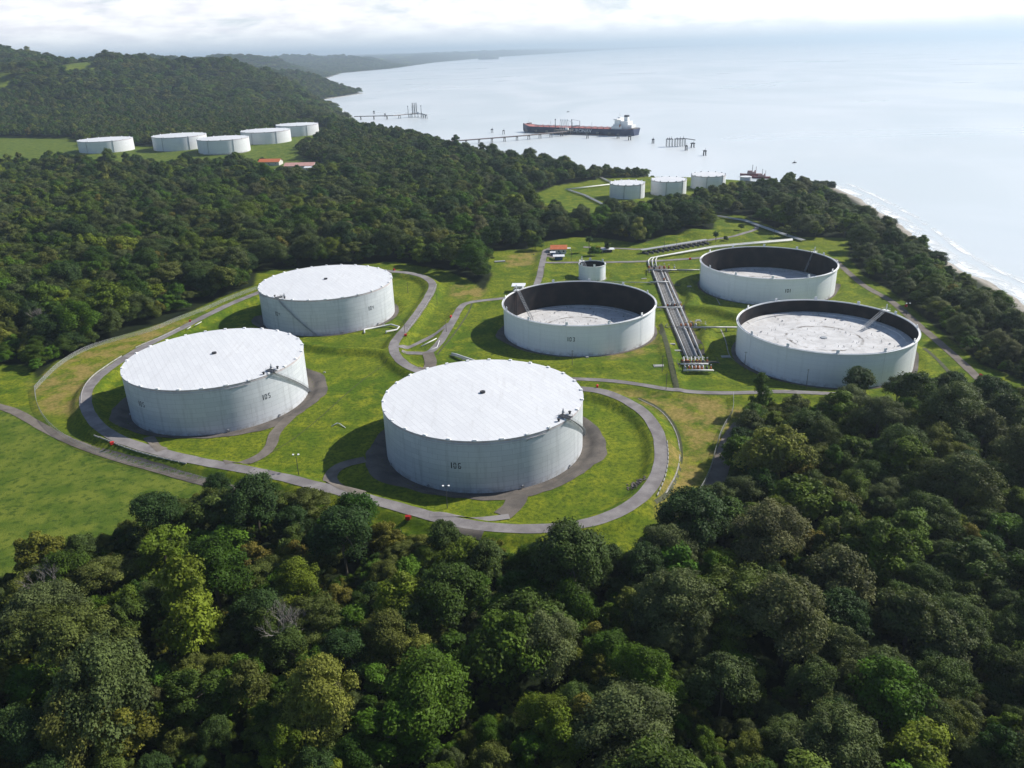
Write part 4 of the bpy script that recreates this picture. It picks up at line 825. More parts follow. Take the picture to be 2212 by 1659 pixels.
special(1566, 525, 'bright', .5, 'small dark bush at the end of the pump row', 'bush', L_dark, dz=-1)
special(1462, 448, 'dark', 1.0, 'dark rounded tree covering the right half of the middle shore tank', dz=-2); special(1385, 462, 'grey', .9, 'grey green round tree just below the leftmost shore tank', dz=-2); special(1340, 467, 'grey2', .95, 'left one of two grey green trees below the leftmost shore tank', dz=-2)
for i_, (a_, b_) in enumerate(((1700, 512), (1730, 500), (1760, 512), (1790, 498), (1822, 508), (1745, 478), (1700, 480), (1650, 465))):
    special(a_, b_+6, 'yellow' if i_ % 3 else 'umbrella', 1.15 if i_ % 3 else .8, 'olive yellow tree in the sunny stand behind tank 101 beside the climbing pipes', dz=-1)['group'] = 'olive yellow trees behind tank 101'
special(1850, 868, 'dark', .95, 'dark tree in front of the high roofed tank, left one of three', dz=-1); special(1935, 876, 'grey', .85, 'grey green tree in front of the high roofed tank, middle one of three', dz=-1); special(1998, 905, 'round2', .9, 'rounded green tree by the right foot of the high roofed tank', dz=-1)
for i_, (a_, b_, k_, l_) in enumerate(((428, 347, 'dark', 'dark tree at the left edge of the middle distant tank'), (470, 351, 'grey', 'bushy tree hiding the foot of the middle distant tank'), (520, 350, 'dark', 'dark tree at the right edge of the middle distant tank'), (566, 343, 'round2', 'rounded tree between the distant tanks and the orange roofed building'), (300, 349, 'grey2', 'bushy tree between the two leftmost distant tanks'), (372, 350, 'round', 'green tree before the foot of the second distant tank'), (225, 353, 'round2', 'green tree before the foot of the leftmost distant tank'), (645, 322, 'dark', 'dark tree between the pink roofed building and the distant tanks'))):
    x_, y_ = G(a_, b_, FARBUMP); make_tree(k_, (x_, y_, ground_z(x_, y_)-2), i_, .95, .72, l_, None, 'tree')
# the rest of the forest: one mass of points, each carrying one of the crowns
import itertools
idxr = np.where(rest)[0]; print('trees in mass', len(idxr), 'single', len(single))
pm = bpy.data.meshes.new('forest'); pm.vertices.add(len(idxr)); pm.vertices.foreach_set('co', np.stack([TX[idxr], TY[idxr], TZ[idxr]], 1).astype(np.float32).ravel())
keys2 = [k for k in KEYS if k in SRC]; remap = np.array([keys2.index(k) if k in keys2 else 0 for k in KEYS])
a1 = pm.attributes.new('pick', 'INT', 'POINT'); a1.data.foreach_set('value', remap[TK[idxr]].astype(np.int32))
a2 = pm.attributes.new('scl', 'FLOAT_VECTOR', 'POINT'); a2.data.foreach_set('vector', np.stack([TS[idxr]*AS[idxr], TS[idxr]/AS[idxr], TH[idxr]], 1).astype(np.float32).ravel())
a3 = pm.attributes.new('rot', 'FLOAT_VECTOR', 'POINT'); a3.data.foreach_set('vector', np.stack([RZ[idxr]*0, RZ[idxr]*0, RZ[idxr]], 1).astype(np.float32).ravel())
fo = link('forest', pm, L_mix); tag(fo, 'dense tropical forest of mixed green crowns covering the land and hills', 'forest', kind='stuff')
ng = bpy.data.node_groups.new('forest_nodes', 'GeometryNodeTree'); ng.interface.new_socket('Geometry', in_out='INPUT', socket_type='NodeSocketGeometry'); ng.interface.new_socket('Geometry', in_out='OUTPUT', socket_type='NodeSocketGeometry')
gi = ng.nodes.new('NodeGroupInput'); go = ng.nodes.new('NodeGroupOutput'); iop = ng.nodes.new('GeometryNodeInstanceOnPoints'); g2i = ng.nodes.new('GeometryNodeGeometryToInstance')
for k in reversed(keys2):
    oi = ng.nodes.new('GeometryNodeObjectInfo'); oi.transform_space = 'ORIGINAL'; oi.inputs['Object'].default_value = SRC[k]; oi.inputs['As Instance'].default_value = False; ng.links.new(oi.outputs['Geometry'], g2i.inputs[0])
ng.links.new(gi.outputs[0], iop.inputs['Points']); ng.links.new(g2i.outputs[0], iop.inputs['Instance']); iop.inputs['Pick Instance'].default_value = True
def named(n, t):
    k = ng.nodes.new('GeometryNodeInputNamedAttribute'); k.data_type = t; k.inputs['Name'].default_value = n; return k.outputs['Attribute']
ng.links.new(named('pick', 'INT'), iop.inputs['Instance Index']); ng.links.new(named('scl', 'FLOAT_VECTOR'), iop.inputs['Scale'])
e2r = ng.nodes.new('FunctionNodeEulerToRotation'); ng.links.new(named('rot', 'FLOAT_VECTOR'), e2r.inputs[0]); ng.links.new(e2r.outputs[0], iop.inputs['Rotation']); ng.links.new(iop.outputs[0], go.inputs[0])
mod = fo.modifiers.new('scatter', 'NODES'); mod.node_group = ng

# ------------------------------------------------------------------ palms and the bare tree
def palm(px_, py_, h, label, z0=0., group=None):
    x, y = G(px_, py_, z0); z = ground_z(x, y); root = empty('palm_tree', (x, y, z), label, 'palm tree', group, random.uniform(0, 6))
    MB().path([(0, 0, -1), (.2, .1, h*.4), (.5, .1, h*.75), (.6, .2, h)], .34, 8, r2=.2).build('trunk', M_bark, root)
    mb = MB()
    for k in range(24):
        a = k*2.4; el = .9-1.5*(k/24); L_ = 4.2*random.uniform(.85, 1.1); p = Vector((.6, .2, h)); d = Vector((math.cos(a)*math.cos(el), math.sin(a)*math.cos(el), math.sin(el))); side = Vector((-math.sin(a), math.cos(a), 0)); pts = []
        for j in range(8): pts.append(p.copy()); p += d*L_/7; d = (d+Vector((0, 0, -.20))).normalized()
        for j in range(7):
            w0, w1 = [.9*math.sin(math.pi*min(.98, (t+.6)/8.2)) for t in (j, j+1)]
            for sg in (-1, 1): mb.face([pts[j], pts[j+1], pts[j+1]+side*sg*w1-Vector((0, 0, .35*w1)), pts[j]+side*sg*w0-Vector((0, 0, .35*w0))])
    mb.build('fronds', L_bright, root)
palm(1273, 549, 12, 'tall palm on the lawn behind the small narrow tank, left of the yellow bush'); palm(1546, 528, 8, 'palm with drooping fronds behind the pump row')
for i, (a, b, h) in enumerate(((843, 313, 15), (855, 314, 17), (864, 312, 16), (872, 318, 14), (850, 318, 13))): palm(a, b+6, h, 'palm in the dark clump on the shore at the landward end of the long jetty', -18, 'palms by the long jetty')
def bare(px_, py_, h, label):
    x, y = G(px_, py_, h*.6); z = ground_z(x, y); root = empty('bare_tree', (x, y, z), label, 'bare tree'); g = random.Random(5); mb = MB()
    def grow(p, d, L_, r, lv):
        q_ = p+d*L_*.5+Vector((g.uniform(-.3, .3), g.uniform(-.3, .3), 0)); e = p+d*L_; mb.path([p, q_, e], r, 6, r2=r*.6)
        if lv == 0: return
        for k in range(3 if lv > 1 else 4):
            nd = (d+Vector((g.uniform(-1, 1), g.uniform(-1, 1), g.uniform(-.15, .5)))*.75).normalized(); grow(e-d*g.uniform(0, .25)*L_, nd, L_*g.uniform(.6, .85), r*.6, lv-1)
    grow(Vector((0, 0, -2)), Vector((-.08, 0, 1)).normalized(), h*.5, .42, 5); mb.build('branches', M_pale, root)
bare(625, 1385, 17, 'leafless pale grey tree with forked branches among the foreground forest'); bare(125, 1290, 17, 'pale branched leafless crown inside the spreading tree at far left'); bare(92, 700, 15, 'small bare pale tree left of tank 104 in the forest')

# ------------------------------------------------------------------ ships, jetties and marks in the water
M_navy = noisy('navy hull', (.022, .034, .085), (.035, .045, .10), .08, .45); M_boot = mat('red boot topping', (.16, .035, .03), .6); M_deck = noisy('pink red deck', (.42, .15, .13), (.50, .20, .17), .12, .6); M_cream = mat('ship white', (.80, .80, .78), .45); M_jet = noisy('weathered pier concrete', (.20, .18, .16), (.13, .12, .11), .3)
def text_obj(body, size, m, parent, matrix, name='lettering'):
    cu = bpy.data.curves.new('t', 'FONT'); cu.body = body; cu.size = size; cu.align_x = 'CENTER'; cu.align_y = 'CENTER'; cu.extrude = .03; cu.offset = size*.012; to = bpy.data.objects.new('t', cu); S.collection.objects.link(to)
    dg = bpy.context.evaluated_depsgraph_get(); me = bpy.data.meshes.new_from_object(to.evaluated_get(dg)); bpy.data.objects.remove(to); o = link(name, me, m, parent); o.matrix_local = matrix; return o
def tanker():
    b = Vector((*G(1133, 284, SEA), SEA)); s = Vector((*G(1375, 292.5, SEA), SEA)); d = s-b; Ln = d.length; an = math.atan2(d.y, d.x); root = empty('oil_tanker', b, 'long navy blue oil tanker with pinkish red deck moored at the jetty', 'tanker', rz=an); B = 23.5
    # local x runs from bow (0) to stern (Ln); the side towards the camera is -y
    st_ = [(-.012, .02, .06), (.0, .05, .16), (.02, .30, .50), (.05, .66, .80), (.09, .90, .95), (.14, 1, 1), (.5, 1, 1), (.86, 1, .98), (.95, .96, .9), (.985, .90, .72), (1.0, .84, .55)]
    V = []; F = []; n = len(st_)
    for f, wt, _ in st_:
        hz_ = 15+(4.5*max(0, 1-f/.10) if f < .1 else 0); wl = _ if f > .5 else wt*.85
        x = f*Ln; V += [(x+(5 if f <= 0 else 0), -B*wl*.96, -3), (x, -B*wl, 3.2), (x, -B*wt, hz_), (x, B*wt, hz_), (x, B*wl, 3.2), (x+(5 if f <= 0 else 0), B*wl*.96, -3)]
    for k in range(n-1):
        for j in (0, 1, 3, 4): F.append((k*6+j, (k+1)*6+j, (k+1)*6+j+1, k*6+j+1))
    F += [(0, 1, 4, 5), (1, 2, 3, 4), tuple((n-1)*6+j for j in range(6))[::-1]]
    me = bpy.data.meshes.new('hull'); me.from_pydata(V, [], F); link('hull', me, M_navy, root)
    dk = MB()
    for k in range(n-1):
        a, c = V[k*6+2], V[(k+1)*6+2]; dk.face([(a[0], a[1]+.6, a[2]-.5), (c[0], c[1]+.6, c[2]-.5), (c[0], -c[1]-.6, c[2]-.5), (a[0], -a[1]-.6, a[2]-.5)])
    dk.build('deck', M_deck, root); bt = MB()
    for sgn in (-1, 1): bt.box((Ln*.5, sgn*(B+.03), .9), (Ln*.72, .12, 1.8))
    for sgn in (-1, 1): MB().box((Ln*.5, sgn*(B+.03), .9), (Ln*.72, .12, 1.8)).build('boot_topping', M_boot, root)
    for y in (-2.5, -.8, .8, 2.5, 5, -5): MB().path([(Ln*.10, y, 16.4), (Ln*.82, y, 16.4)], .45, 6).build('deck_pipe', M_rimband if abs(y) > 1 else M_deck, root)
    for f in np.linspace(.14, .78, 13):
        MB().box((Ln*f, 0, 16.0), (.8, 40, .8)).build('deck_girder', M_deck, root)
        for y in (-14, 14): MB().lathe([(1.1, 0), (1.1, 1.5), (.3, 1.9)], (Ln*f+6, y, 14.6), 10).build('tank_hatch', M_boot, root)
    for y in (-10, -4, 4, 10, 0): MB().path([(Ln*.46, y, 17.5), (Ln*.50, y, 17.5)], .8, 8).build('manifold', M_grey, root)
    for y in (-19, 19): MB().path([(Ln*.48, y, 15), (Ln*.48, y, 28)], .7, 6).path([(Ln*.48, y, 27), (Ln*.43, y*.6, 31)], .4, 5).build('hose_crane', M_grey, root)
    for f in (.04, .25, .62): MB().path([(Ln*f, 0, 15), (Ln*f, 0, 27)], .5, 6).build('mast', M_cream, root)
    for k in range(2): MB().lathe([(1.8, 0), (1.8, 2.4)], (Ln*.04+4*k, 6, 19), 10).lathe([(1.8, 0), (1.8, 2.4)], (Ln*.04+4*k, -6, 19), 10).build('winch', M_boot, root)
    sup = empty_ = MB().box((Ln*.862, 0, 18), (26, 40, 7)).box((Ln*.862, 0, 23), (20, 34, 4)).box((Ln*.860, 0, 28), (15, 28, 7)).box((Ln*.858, 0, 33.3), (12, 27, 4)).box((Ln*.856, 0, 36.6), (9, 46, 2.8)).box((Ln*.858, 0, 39), (6, 10, 2.2)).build('superstructure', M_cream, root)
    MB().box((Ln*.856-4.8, 0, 36.9), (.3, 30, 1.3)).build('bridge_window', M_dark, sup)
    for zz in (25.5, 28.5, 31.5): MB().box((Ln*.860-7.6, 0, zz), (.2, 24, .9)).build('cabin_window', M_dark, sup)
    MB().path([(Ln*.858, 0, 39), (Ln*.858, 0, 49)], .5, 6).path([(Ln*.858, -5, 45), (Ln*.858, 5, 45)], .3, 5).build('radar_mast', M_cream, sup)
    MB().box((Ln*.918, 0, 23), (17, 26, 17)).box((Ln*.955, 0, 19.5), (12, 22, 9)).build('engine_casing', M_cream, root)
    fn = MB().box((Ln*.915, 0, 36), (9, 9, 10)).build('funnel', M_cream, root); MB().box((Ln*.915, 0, 43), (9.4, 9.4, 4)).build('funnel_top', M_dark, fn)
    MB().box((Ln*.985, 0, 15.8), (9, 30, 1.6)).build('mooring_deck', M_jet, root)
    # lifeboat and lettering on the side facing the camera
    MB().lathe([(.1, -4), (1.6, -3), (2, 0), (1.6, 3), (.1, 4)], (Ln*.89, -19, 22), 8).build('lifeboat', M_orange, root)
    text_obj('EURONAV', 12.5, mat('white lettering', (.8, .8, .8), .6), root, Matrix.Translation((Ln*.565, -B-.1, 8.6)) @ Matrix.Rotation(math.pi/2, 4, 'X') @ Matrix.Diagonal((1.0, .85, 1, 1)), 'lettering')
    return root
tk = tanker()
def pier(name, label, pts, z, w, bent, m=M_jet, cat='jetty'):
    o = pts[0]; root = empty(name, (o[0], o[1], SEA), label, cat); P = [(p[0]-o[0], p[1]-o[1], z-SEA) for p in pts]
    for a, b in zip(P[:-1], P[1:]):
        L_ = math.dist(a, b); an = math.atan2(b[1]-a[1], b[0]-a[0]); c = ((a[0]+b[0])/2, (a[1]+b[1])/2)
        MB().box((*c, z-SEA), (L_+.5, w, 1.1), an).build('pier_deck', m, root)
        MB().path([(a[0]-math.sin(an)*w*.3, a[1]+math.cos(an)*w*.3, z-SEA+1.1), (b[0]-math.sin(an)*w*.3, b[1]+math.cos(an)*w*.3, z-SEA+1.1)], .5, 6).build('pier_pipe', M_pipe, root)
        MB().path([(a[0]+math.sin(an)*w*.2, a[1]-math.cos(an)*w*.2, z-SEA+1.1), (b[0]+math.sin(an)*w*.2, b[1]-math.cos(an)*w*.2, z-SEA+1.1)], .4, 6).build('pier_pipe', M_boot, root)
        for k in range(max(1, int(L_/bent))):
            f = (k+.5)/max(1, int(L_/bent)); x, y = a[0]+(b[0]-a[0])*f, a[1]+(b[1]-a[1])*f
            mb = MB().box((x, y, z-SEA-1.2), (2.4, w+1.5, 1.3), an)
            for sg in (-1, 1): mb.path([(x-math.sin(an)*sg*w*.5, y+math.cos(an)*sg*w*.5, z-SEA-1.5), (x-math.sin(an)*sg*w*.65, y+math.cos(an)*sg*w*.65, -3)], .9, 6)
            mb.build('pile_bent', m, root)
    return root, P
def Z(px_, py_, z=SEA): x, y = G(px_, py_, z); return (x, y)
DZ = SEA+9
jb, PB = pier('jetty', 'long trestle jetty on many piles running out to the tanker', [Z(868, 314, DZ), Z(905, 311, DZ), Z(1130, 293.5, DZ), Z(1225, 284.5, DZ)], DZ, 7, 30)
def loading_platform(parent, cx, cy, an, L_, W_, z, arms):
    r = parent; h = z-SEA; pl = MB().box((cx, cy, h), (L_, W_, 1.6), an).build('platform', M_jet, r); ca, sa = math.cos(an), math.sin(an)
    for i in np.linspace(-.45, .45, 5):
        for j in (-.4, .4):
            x, y = cx+L_*i*ca-W_*j*sa, cy+L_*i*sa+W_*j*ca; MB().path([(x, y, h), (x, y, -3)], .9, 6).build('pile', M_jet, r)
    for k in range(arms):
        i = (k+.5)/arms-.5; x, y = cx+L_*.5*i*ca, cy+L_*.5*i*sa; MB().path([(x, y, h), (x, y, h+20)], .5, 6).path([(x, y, h+19), (x-3*sa, y+3*ca, h+25), (x-7*sa, y+7*ca, h+10)], .4, 5).build('loading_arm', M_cream, r)
    for i, hh in ((-.48, 24), (.48, 24)):
        x, y = cx+L_*i*ca, cy+L_*i*sa; MB().path([(x, y, h), (x, y, h+hh)], 1.0, 6, r2=.6).box((x, y, h+hh), (2.5, 2.5, 2.5)).build('monitor_tower', M_dark, r)
    MB().box((cx+L_*.2*ca, cy+L_*.2*sa, h+3), (8, 5, 5), an).build('control_hut', M_cream, r)
ta = tk.rotation_euler.z; tb = Vector(tk.location); L0 = math.dist(Z(1133, 284), Z(1375, 292.5))
def alongside(f, off): c, s_ = math.cos(ta), math.sin(ta); return (tb.x+L0*f*c+off*s_, tb.y+L0*f*s_-off*c)
pc = alongside(.43, 34); loading_platform(jb, pc[0]-jb.location.x, pc[1]-jb.location.y, ta, 48, 14, DZ+1, 5)
def dolphin(x, y, label, w=6, h=8, group='mooring dolphins in the water', top=True, m=None):
    root = empty('mooring_dolphin', (x, y, SEA), label, 'mooring dolphin', group)
    for dx, dy in ((-.35, -.35), (.35, -.35), (.35, .35), (-.35, .35)): MB().path([(dx*w*.8, dy*w*.8, h-1), (dx*w*1.1, dy*w*1.1, -3)], .7, 6).build('pile', m or M_dark, root)
    MB().box((0, 0, h-.5), (w, w, 1.8)).box((0, 0, h+.7), (1.6, 1.6, 1.4)).build('cap', m or M_pdark, root)
    if top: MB().path([(w*.2, 0, h), (w*.2, 0, h+5)], .22, 5).build('light_post', M_dark, root)
for f in (.08, .17, .27, .55, .63, .72, .82): x, y = alongside(f, 30); dolphin(x, y, 'mooring dolphin standing alongside the tanker hull', 6, 7, 'breasting dolphins along the tanker', False, M_jet)
for i, (a, b, w) in enumerate(((1063, 287, 6), (1088, 290, 6), (1269, 299, 5), (1335, 299, 6), (1360, 303, 7), (1410.5, 310, 5), (1522, 336, 6), (1482, 325, 5), (1496, 319, 8), (808, 246, 6), (832, 252, 6))):
    lab = ['left one of two dolphins seaward of the long jetty', 'right one of two dolphins seaward of the long jetty', 'dolphin in the water below the tanker lettering', 'dolphin in the water below the ship superstructure', 'double dolphin just below the tanker stern', 'lone dolphin between the tanker and the piled platform', 'lone dolphin nearest the camera, right of the piled platform', 'dolphin directly right of the piled platform legs', 'dolphin at the end of the platform gangway', 'farther dolphin behind the far jetty', 'nearer dolphin behind the far jetty'][i]
    dolphin(*Z(a, b), lab, w, 9, None)
ja, PA = pier('jetty', 'far jetty reaching out to a dark loading tower', [Z(765, 252, SEA+10), Z(850, 250, SEA+10), Z(900, 245, SEA+10)], SEA+10, 8, 34)
q1 = Z(896, 246, SEA+10); loading_platform(ja, q1[0]-ja.location.x, q1[1]-ja.location.y, .1, 44, 18, SEA+10, 4)
for x in (-6, 0, 6): MB().path([(q1[0]-ja.location.x+x, q1[1]-ja.location.y, 10), (q1[0]-ja.location.x+x, q1[1]-ja.location.y, 44)], 1.2, 6).build('tower', M_dark, ja)
for a, b in ((912, 251), (917, 252), (921, 253)): dolphin(*Z(a, b+3), 'dolphin at the seaward end of the far jetty', 7, 11, 'dolphins ending the far jetty', False)
MB().path([(q1[0]-ja.location.x+20, q1[1]-ja.location.y, 11), (Z(917, 252)[0]-ja.location.x, Z(917, 254)[1]-ja.location.y, 11)], 1.0, 5).build('gangway', M_dark, ja)
# free standing piled platform
pz = Z(1460, 300, SEA+15); pr = empty('piled_platform', (*pz, SEA), 'small empty platform on tall dark piles right of the tanker', 'platform')
for ox, w in ((-13, 13), (9, 22)):
    MB().box((ox, 0, 15), (w, 11, 1.0)).build('platform_deck', M_pdark, pr); nn_ = int(w/5.5)
    for i in range(nn_+1):
        for j in (-4.5, 4.5): MB().path([(ox-w/2+.6+(w-1.2)*i/nn_, j, 14.6), (ox-w/2+.6+(w-1.2)*i/nn_, j, -3)], .55, 6).build('pile', M_dark, pr)
    for i in range(3): MB().path([(ox-w*.3+w*.3*i, 0, 15.4), (ox-w*.3+w*.3*i, 0, 18.5+i)], .3, 5).box((ox-w*.3+w*.3*i, 0, 16.2), (1.6, 2, 1.4)).build('bollard_mast', M_dark, pr)
MB().path([(20, 0, 15), (40, -3, 12)], .8, 5).build('gangway', M_dark, pr)
# tugs, boats and a far ship
def boat(px_, py_, L_, label, hull, top_, name='boat', cat='boat', rz=0., masts=1, z=SEA, house=.9):
    x, y = G(px_, py_, z); root = empty(name, (x, y, SEA), label, cat, rz=rz); w = L_*.14; P = [(-.5, .7), (-.45, .95), (0, 1), (.3, .85), (.45, .4), (.52, .03)]; h = L_*.09; V = []; F = []
    for f, k in P: zz = h*(1+.5*max(0, f)**2*4); V += [(f*L_*.96, -w*k*.8, -1), (f*L_, -w*k, zz), (f*L_, w*k, zz), (f*L_*.96, w*k*.8, -1)]
    for i in range(len(P)-1):
        for j in range(3): F.append((i*4+j, (i+1)*4+j, (i+1)*4+j+1, i*4+j+1))
    F += [(0, 1, 2, 3), tuple((len(P)-1)*4+j for j in (3, 2, 1, 0))]; me = bpy.data.meshes.new('hull'); me.from_pydata(V, [], F); link('hull', me, hull, root)
    hs = MB().box((-.02*L_, 0, h+L_*.05*house), (L_*.36, w*1.3, L_*.1*house)).box((.06*L_, 0, h+L_*.13*house), (L_*.18, w*1.0, L_*.08*house)).build('wheelhouse', top_, root); MB().box((.155*L_, 0, h+L_*.14*house), (.1, w*.9, L_*.03)).build('window', M_dark, hs)
    for k in range(masts): MB().path([(-.05*L_-.17*L_*k, 0, h), (-.05*L_-.17*L_*k, 0, h+L_*(.42-.08*k))], L_*.008+.12, 5).build('mast', top_ if k else M_dark, root)
    MB().lathe([(L_*.03, h), (L_*.026, h+L_*.17)], (-.16*L_, w*.35, 0), 8).build('funnel', hull, root); return root
M_red = noisy('tug red', (.13, .03, .035), (.20, .06, .06), .5, .5); M_pink = mat('faded tug upperworks', (.34, .22, .21), .5)
boat(1622, 380, 34, 'dark red tug with two masts moored behind the shore trees, left one', M_red, M_pink, 'tugboat', 'tug', math.pi, 2); boat(1644, 385, 28, 'reddish tug moored closest to the shore trees, right one', M_red, M_pink, 'tugboat', 'tug', 2.9, 2)
boat(1716, 352, 9, 'small dark motor boat under way with a faint wake', M_dark, M_dark, 'motor_boat', 'boat', .3); boat(1227, 242, 10, 'tiny dark boat alone far out in the bay', M_dark, M_dark, 'motor_boat', 'boat', 0)
boat(1055, 128.5, 420, 'pale grey ship on the hazy horizon off the far coast', M_grey, M_grey, 'distant_ship', 'ship', 0, 0, house=.3)
# ------------------------------------------------------------------ buildings
M_tile = noisy('orange roof tiles', (.48, .13, .05), (.56, .18, .08), .8, .7); M_pinkroof = noisy('faded red roof', (.50, .26, .22), (.56, .34, .30), .3, .7); M_sheet = noisy('white sheet roof', (.66, .67, .68), (.74, .75, .76), .5, .5); M_plaster = mat('cream plaster', (.62, .60, .55), .8); M_glass = mat('dark window', (.02, .03, .05), .15, 0, .6); M_blue = mat('blue metal', (.06, .12, .24), .5)
def house(px_, py_, L_, W_, H_, label, roof, rz=0., z=0., ridge=1.8, name='building', nwin=3, porch=False):
    x, y = G(px_, py_, z); g = ground_z(x, y); root = empty(name, (x, y, g), label, 'building', rz=rz); wl = MB().box((0, 0, H_/2-.5), (L_, W_, H_+1)).build('wall', M_plaster, root)
    rf = MB().gable((0, 0, 0), L_, W_, H_, H_+ridge, .9, .2); rf.build('roof', roof, root)
    for sx in (-1, 1): MB().face([(sx*(L_/2-.05), -W_/2, H_), (sx*(L_/2-.05), W_/2, H_), (sx*(L_/2-.05), 0, H_+ridge-.15)]).build('gable_end', M_plaster, root)
    for k in range(nwin): MB().box((-L_/2+L_*(k+.5)/nwin, -W_/2-.03, H_*.55), (1.4, .12, 1.2)).build('window', M_glass, root)
    dr = MB().box((L_*.02+.9, -W_/2-.04, 1.05), (1.0, .12, 2.1)).build('door', M_blue, root)
    return root
house(1207, 551, 13, 10, 4.2, 'small building with an orange tiled hip roof on the lawn', M_tile, -.08, ridge=2.6)
def canopy(px_, py_, L_, W_, H_, label, rz=0., roof=M_sheet, rows=1, z=0., cat='shelter', name='shelter', fill=None):
    x, y = G(px_, py_, z); g = ground_z(x, y); root = empty(name, (x, y, g), label, cat, rz=rz)
    for k in range(rows): MB().gable((0, (k-(rows-1)/2)*W_/rows, 0), L_, W_/rows, H_, H_+.5, .2, .12).build('roof', roof, root)
    for sx in (-1, 1):
        for sy in (-1, 1): MB().path([(sx*L_*.46, sy*W_*.46, -.3), (sx*L_*.46, sy*W_*.46, H_)], .12, 6).build('post', M_grey, root)
    if fill: MB().box((0, 0, H_*.32), (L_*.7, W_*.6, H_*.64)).build('stored_gear', fill, root)
    return root
canopy(1207, 566, 9.5, 7, 3.4, 'white roofed canopy over blue equipment in front of the orange roof', -.05, rows=2, fill=M_blue); canopy(1194, 558, 4.5, 4.5, 3.2, 'small white canopy left of the orange roofed building', 0, fill=M_blue); canopy(1226, 548, 5, 3.5, 2.6, 'small white lean to right of the orange roofed building', 0)
canopy(1312, 549, 11, 7, 2.6, 'open shelter with a pale sheet roof right of the yellow bush', .05, fill=M_dark)
x, y = G(1080, 571, 0); rt = empty('container', (x, y, 0), 'grey metal container on the grass near the forest edge', 'container', rz=.12); MB().box((0, 0, 1.5), (9, 3, 2.8)).build('container_body', mat('grey box', (.30, .30, .32), .6), rt); [MB().box((-4.3+k*.6, -1.53, 1.5), (.12, .08, 2.7)).build('rib', M_grey, rt) for k in range(15)]
x, y = G(1153, 555, 0); rt = empty('equipment_skid', (x, y, 0), 'white and dark equipment skid on the lawn left of the access road', 'machinery', rz=-.1); MB().box((0, 0, .3), (6.5, 3.6, .4)).build('skid_base', M_white, rt); MB().lathe([(1, .5), (1.1, 2), (.6, 2.6), (.2, 2.8)], n=10).build('tank', M_dark, rt)
for sx in (-1, 1):
    for sy in (-1, 1): MB().path([(sx*3, sy*1.6, .4), (sx*3, sy*1.6, 1.9)], .12, 5).build('post', M_white, rt)
x, y = G(1121, 640, 0); x += 0; y += 6; rt = empty('kiosk', (x, y, 0), 'white guard kiosk with a flat overhanging roof behind tank 103', 'kiosk', rz=-.1); kb = MB().box((0, 0, 3.2), (6.5, 5.5, 7)).build('wall', M_plaster, rt); MB().box((0, 0, 6.95), (10, 8.5, .45)).build('roof', M_sheet, rt); MB().box((-2.8, -2.8, 4.2), (.12+1.6, .15, 2)).build('window', M_glass, kb); MB().box((1.4, -2.8, 4.2), (1.6, .15, 2)).build('window', M_glass, kb)
house(584, 345, 34, 18, 5, 'low building with a bright orange roof in front of the distant tanks', M_tile, -.12, FARBUMP, ridge=4); house(648, 350, 46, 20, 5, 'long low building with a faded pink roof right of the orange roofed one', M_pinkroof, -.05, FARBUMP, ridge=4); house(672, 352, 20, 12, 4, 'small grey roofed annexe at the right end of the pink roofed building', M_sheet, -.05, FARBUMP, ridge=1.5)
house(606, 356, 16, 8, 4, 'small white building below the orange roofed one', M_sheet, 0, FARBUMP, ridge=1.0)
x, y = G(875, 317, -16); rt = empty('shed', (x, y, ground_z(x, y)+2), 'long white roofed shed on the shore beside the palms', 'shed'); MB().box((0, 0, 2.4), (44, 9, 4.8)).build('wall', M_plaster, rt); MB().gable((0, 0, 0), 44, 9, 4.8, 6.2, .5, .2).build('roof', M_sheet, rt)
# ------------------------------------------------------------------ small things in the compound
def lamp(px_, py_, h, label, arms=True, z=0.):
    x, y = G(px_, py_, z); g = ground_z(x, y); root = empty('lamp_post' if arms else 'utility_pole', (x, y, g), label, 'lamp post' if arms else 'pole')
    MB().path([(0, 0, -.3), (0, 0, h)], .17, 6, r2=.10).build('pole', M_bark if not arms else M_pdark, root)
    if arms:
        MB().path([(-1.1, 0, h), (1.1, 0, h)], .06, 4).build('cross_arm', M_pdark, root)
        for sx in (-1, 1): MB().box((sx*1.1, -.1, h+.1), (.7, .8, .35)).build('lamp_head', M_white, root)
    else: MB().box((0, 0, h-.5), (1.6, .12, .12)).build('cross_arm', M_bark, root)
for a, b, h, l, ar in ((647, 1037, 10, 'tall lamp post on the lawn left of tank 106', True), (967, 1108, 10, 'lamp post with twin white heads in front of tank 106', True), (876, 770-35, 8, 'thin post by the bend of the road right of tank 104', False), (965, 728, 8, 'lamp post on the lawn inside the road fork', False), (606-10, 690, 7, 'thin post left of tank 104 foot', False),
                       (1438, 890-35, 9, 'thin dark post on the dike right of tank 103', False), (1246, 910-36, 9, 'thin post behind the rim of tank 106 near tank 103', False), (1175, 608, 9, 'dark pole on the lawn left of the small access road', False), (1430, 812, 10, 'thin dark post right of tank 103 foot', False), (1236, 800, 9, 'thin post in front of tank 103', False),
                       (1607, 808, 11, 'thin dark post at the left foot of the high roofed tank', False), (1740, 850, 11, 'thin dark post in front of the high roofed tank', False), (1434, 552, 13, 'utility pole at the left end of the pump row', False), (1461, 545, 10, 'utility pole behind the pump row middle', False), (1671, 536-20, 12, 'pole beside the climbing pipes', False), (1234, 568, 10, 'pole right of the orange roofed building', False), (1956, 690, 8, 'thin lamp post beside tank 102 rim on the east road', True), (945, 665, 8, 'post between the two roads on the slope', False), (882, 640, 8, 'post on the lawn right of tank 104', False), (1120, 520, 11, 'pole by the lone round tree', False)):
    lamp(a, b, h, l, ar)
M_fire = noisy('red paint', (.55, .035, .03), (.45, .03, .025), 2., .4)
